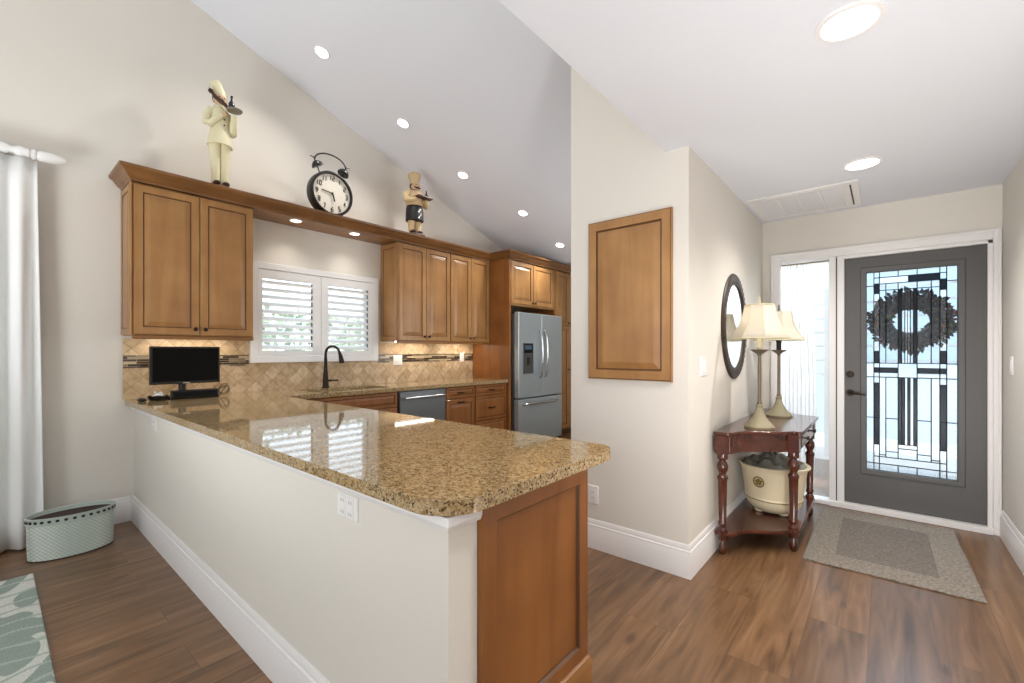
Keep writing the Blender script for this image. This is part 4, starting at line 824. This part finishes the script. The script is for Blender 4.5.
# pot on the lower shelf
px, py_, pz = -.607, 3.62, .142
p_ = thing('cream_pot', 'large cream glazed pot with a gold emblem on the console shelf', 'pot', (px, py_, pz))
obj('body', MB().lathe([(.10,.012),(.125,.018),(.165,.055),(.175,.085),(.176,.10),(.182,.105),(.182,.115),(.178,.12),(.192,.22),(.203,.30),(.206,.315),(.222,.328),(.224,.338),(.216,.343),(.200,.335),(.196,.30),(.18,.14),(.0001,.12)], c=(px,py_,pz), n=48), POT, p_, smooth=40)
for k in range(4): a = PI/4+k*PI/2; obj('foot', MB().ball((px+.105*math.cos(a), py_+.105*math.sin(a), pz+.012), (.03,.03,.0125), 12), POT, p_, smooth=60)
obj('band', MB().tube([(px+.182*math.cos(a), py_+.182*math.sin(a), pz+.104) for a in [2*PI*i/48 for i in range(49)]], .003, 6), GOLD, p_, smooth=60)
def emblem(ang, zc, R):
    n_ = Vector((math.cos(ang), math.sin(ang), .1)).normalized(); t_ = Vector((-math.sin(ang), math.cos(ang), 0)); u_ = n_.cross(t_)*-1
    u_ = Vector((0,0,1)); c = Vector((px, py_, pz+zc))+Vector((math.cos(ang), math.sin(ang), 0))*.197
    m = MB(); m.tube([c+t_*R*math.cos(a)+u_*R*math.sin(a)+Vector((math.cos(ang),math.sin(ang),0))*(.1*R*math.sin(a)) for a in [2*PI*i/24 for i in range(25)]], .0045, 6)
    for k in range(5):
        a = PI/2+2*PI*k/5; q = c+t_*R*.45*math.cos(a)+u_*R*.45*math.sin(a); m.ball(q, (.010,.010,.010), 8)
    m.ball(c, .009, 8); return m
obj('emblem', emblem(math.radians(-107), .235, .034), GOLD, p_, smooth=60)
m = MB(); vs = []; fs = []; n = 48
for j in range(7):
    for i in range(n): a = 2*PI*i/n; r_ = .205*(1-j/7); vs.append((px+r_*math.cos(a), py_+r_*math.sin(a), pz+.345+.022*math.sin(a*5+j*1.3)*(.4+.6*(j % 2))+.012*j+.01*random.random()-.02))
for j in range(6):
    for i in range(n): fs.append((j*n+i, j*n+(i+1)%n, (j+1)*n+(i+1)%n, (j+1)*n+i))
fs.append(tuple(6*n+i for i in range(n))); m.add(vs, fs); obj('liner', m, LINER, p_, smooth=30)

# ------------------------------------------------------------------ table lamps
def lamp(x, y, label, lit):
    z = TZ; o = thing('table_lamp', label, 'lamp', (x, y, z), 'buffet lamps on the console table')
    obj('base', MB().lathe([(.088,0),(.090,.012),(.080,.022),(.060,.045),(.040,.075),(.026,.105),(.018,.135),(.022,.140),(.022,.150),(.013,.155)], c=(x,y,z), n=32, fn=lambda a, zz: 1+.02*math.cos(a*12)*(zz > .012)), STONE, o, smooth=50)
    obj('stem', MB().lathe([(.013,.15),(.016,.165),(.011,.175),(.0105,.47),(.013,.48),(.018,.488)], c=(x,y,z), n=18), LAMPM, o, smooth=40)
    obj('drip_cup', MB().lathe([(.014,.484),(.025,.492),(.052,.512),(.054,.516),(.044,.512),(.018,.505)], c=(x,y,z), n=24, fn=lambda a, zz: 1+.06*math.cos(a*8)*(zz > .508)), LAMPM, o, smooth=50)
    obj('socket', MB().lathe([(.017,.505),(.017,.57),(.02,.575),(.02,.60),(.012,.61)], c=(x,y,z), n=18), CREAM if lit else BRONZE, o, smooth=40)
    prof = [(.176,.590),(.152,.618),(.129,.654),(.110,.694),(.097,.737),(.089,.777),(.085,.808)]
    fn = lambda a, zz: 1/math.cos(((a+PI/8) % (PI/4))-PI/8)*.965
    s = obj('shade', MB().shell(prof, c=(x,y,z), n=64, fn=fn), SHADE, o, smooth=25); sd = s.modifiers.new('solid', 'SOLIDIFY'); sd.thickness = .002
    rb = MB()
    for k in range(8):
        a = PI/8+k*PI/4; rb.tube([(x+r_*1.045*math.cos(a), y+r_*1.045*math.sin(a), z+zz) for r_, zz in prof], .0022, 6)
    for j in (0, -1):
        r_, zz = prof[j]; rb.tube([(x+r_*fn(a,0)*math.cos(a), y+r_*fn(a,0)*math.sin(a), z+zz) for a in [2*PI*i/64 for i in range(65)]], .003, 6)
    obj('shade_piping', rb, CREAM, s, smooth=60)
    obj('harp', MB().tube([(x,y,z+.60),(x,y+.03,z+.63),(x,y+.045,z+.70),(x,y+.03,z+.78),(x,y,z+.812)], .003, 6).tube([(x,y,z+.60),(x,y-.03,z+.63),(x,y-.045,z+.70),(x,y-.03,z+.78),(x,y,z+.812)], .003, 6).tube([(x-.085,y,z+.806),(x+.085,y,z+.806)], .0025, 6), LAMPM, o, smooth=50)
    obj('finial', MB().lathe([(.004,.808),(.006,.82),(.010,.832),(.005,.842),(.009,.850),(.0001,.872)], c=(x,y,z), n=14), LAMPM if not lit else CREAM, o, smooth=50)
    m = MB().ball((x,y,z+.665), (.028,.028,.036), 16); obj('bulb', m, emit('bulb_lit', (1,.88,.7,1), 3) if lit else PLATE, o, smooth=60)
    if lit: light('lamp_bulb', 'POINT', (x, y, z+.70), .6, (1,.88,.72), .04)
lamp(-.632, 3.29, 'lit cream-shaded lamp on the near end of the console table', True)
lamp(-.630, 3.98, 'unlit cream-shaded lamp behind the glowing one on the console table', False)

# ------------------------------------------------------------------ ceiling vent and downlights
vt = thing('air_return_vent', 'long white return-air grille in the foyer ceiling', 'vent', (-.475, 4.1, SZ))
x0, x1, y0, y1 = -.815, -.137, 3.77, 4.42
bays = [(x0+.055+k*.135, x0+.055+k*.135+.122) for k in range(4)]
obj('frame', MB().holed([(x0,y0),(x1,y0),(x1,y1),(x0,y1)], [[(a,y0+.055),(b,y0+.055),(b,y1-.055),(a,y1-.055)] for a, b in bays], 'z', SZ-.012, SZ), TRIM, vt, bevel=.003)
m = MB()
for a, b in bays:
    n = 42
    for k in range(n): y = y0+.055+(y1-y0-.11)*(k+.5)/n; m.add([(a,y-.004,SZ-.001),(b,y-.004,SZ-.001),(b,y+.004,SZ-.008),(a,y+.004,SZ-.008)], [(0,1,2,3)])
o = obj('slats', m, plain('vent_slat', srgb(214, 214, 216), .5), vt); o.modifiers.new('solid', 'SOLIDIFY').thickness = .001
obj('backing', MB().box(x0+.03, x1-.03, y0+.03, y1-.03, SZ-.0008, SZ-.0002), plain('vent_dark', srgb(205, 205, 207), .8), vt)
obj('damper_slot', MB().box(x1-.050, x1-.040, y0+.06, y1-.06, SZ-.0135, SZ-.012), SLOT, vt)

def downlight(name, loc, r, label, group, nrm, glow, energy, color, spot=2.1, lamp=True):
    n = Vector(nrm).normalized(); p = Vector(loc); o = thing(name, label, 'ceiling light', loc, group)
    def ring(prof, nn=32):
        m = MB(); m.shell(prof, n=nn) ; a = n.orthogonal().normalized(); b = n.cross(a); return MB().add([p+a*v.x+b*v.y+n*v.z for v in m.v], m.f)
    obj('trim_ring', ring([(r*1.22,0),(r*1.2,.006),(r*1.0,.008),(r*.97,.001)]), TRIM, o, smooth=40)
    obj('lens', ring([(r,.002),(r,.004),(.0001,.0042)]), glow, o, smooth=40)
    if lamp:
        l = light(name+'_beam', 'SPOT', p+n*.03, energy, color, r*.6, spot=spot, blend=.9); l.rotation_euler = (-n).to_track_quat('Z', 'Y').to_euler()
VN = Vector((0, -.352, -1)).normalized()
KG = 'recessed lights in the sloped kitchen ceiling'
for (x, y), lb in zip(((-3.748,1.896),(-3.73,2.731),(-3.705,3.541),(-3.475,4.356),(-3.43,5.118)),
    ('recessed light highest on the sloped kitchen ceiling, above the tall chef', 'recessed light second highest on the slope, above the alarm clock', 'recessed light on the slope above the small chef figurine', 'recessed light on the slope above the corner by the refrigerator', 'recessed light lowest on the slope, close above the refrigerator cabinet')):
    downlight('recessed_light', (x, y, 4.547-.352*y), .055, lb, KG, VN, CAN, 29, (1,.97,.92))
FG = 'recessed lights in the flat foyer ceiling'
downlight('recessed_light', (-.096,1.957,SZ), .083, 'big round recessed light in the flat foyer ceiling away from the air grille', FG, (0,0,-1), CAN, 50, (1,.95,.905), 2.45)
downlight('recessed_light', (-.106,3.481,SZ), .083, 'round recessed light in the flat ceiling beside the air grille', FG, (0,0,-1), CAN, 50, (1,.95,.905), 2.45)
VG = 'puck lights under the valance board'
downlight('recessed_light', (-4.145,1.85,2.48), .045, 'puck light under the valance nearest the cabinet over the monitor', VG, (0,0,-1), CANW, 3.6, (1,.91,.82))
downlight('recessed_light', (-4.145,2.44,2.48), .045, 'puck light under the valance farther from the monitor, above the faucet side', VG, (0,0,-1), CANW, 3.6, (1,.91,.82))
UL = 'slim light bars under the wall cabinets'
for y0, y1, lb in ((.80,1.35,'slim light bar hidden under the cabinet above the monitor'),(3.0,3.55,'slim light bar under the wall cabinet beside the window'),(3.75,4.25,'slim light bar under the wall cabinet beside the refrigerator panel')):
    o = tag(obj('under_cabinet_light', MB().box(-4.25, -4.22, y0, y1, 1.378, 1.3915), CANW), lb, 'light', UL)
    light('cabinet_bar_glow', 'AREA', (-4.235, (y0+y1)/2, 1.375), .75, (1,.87,.7), .03, y1-y0, rot=(0,0,0))

# ------------------------------------------------------------------ outside: paving, fence, hedges
struct('ground', MB().box(-30, 30, -30, 40, -.3, -.14), plain('pale_paving', srgb(206, 200, 194), .8, bscale=6))
struct('door_view_backdrop', MB().box(-9, 9, 9.4, 9.6, -.14, 4.5), plain('pale_blue_backdrop', srgb(190, 200, 208), .9, bscale=8))  # invented backdrop that hides the bright sky behind the door glass
struct('porch_shade_roof', MB().box(-1.4, 2.6, DY+.16, 7.2, 2.62, 2.74), TRIM)  # unseen roof added to shade the wreath and door from sky and sun
fn_ = thing('porch_screen', 'white slatted screen wall across the walkway outside', 'screen', (-.6, 7.4, -.14))
for k in range(9): obj('rail', MB().box(-3.2, 3.0, 7.38, 7.41, .95+k*.19, .95+k*.19+.03), TRIM, fn_)
for x in (-3.2, -1.9, -.6, .7, 2.0, 3.0): obj('post', MB().box(x-.03, x+.03, 7.36, 7.43, -.14, 2.6), TRIM, fn_)
def hedge(name, x0, x1, y0, y1, h, n, label):
    g = [plain('hedge_a', srgb(140, 158, 124), .8), plain('hedge_b', srgb(168, 184, 150), .8)]
    m = MB()
    for i in range(n):
        c = Vector((random.uniform(x0,x1), random.uniform(y0,y1), random.uniform(-.14,h))); d = Vector((random.gauss(0,1),random.gauss(0,1),random.gauss(0,1))).normalized(); s = d.orthogonal().normalized(); L_ = random.uniform(.10,.22)
        m.add([c, c+d*L_*.5+s*L_*.3, c+d*L_, c+d*L_*.5-s*L_*.3], [(0,1,2,3)], i % 2)
    o = obj(name, m, g); o['kind'] = 'stuff'; tag(o, label, 'hedge'); return o
hedge('hedge', -8.3, -7.3, 1.6, 8.2, 1.9, 3600, 'leafy green hedge outside the shuttered kitchen window')
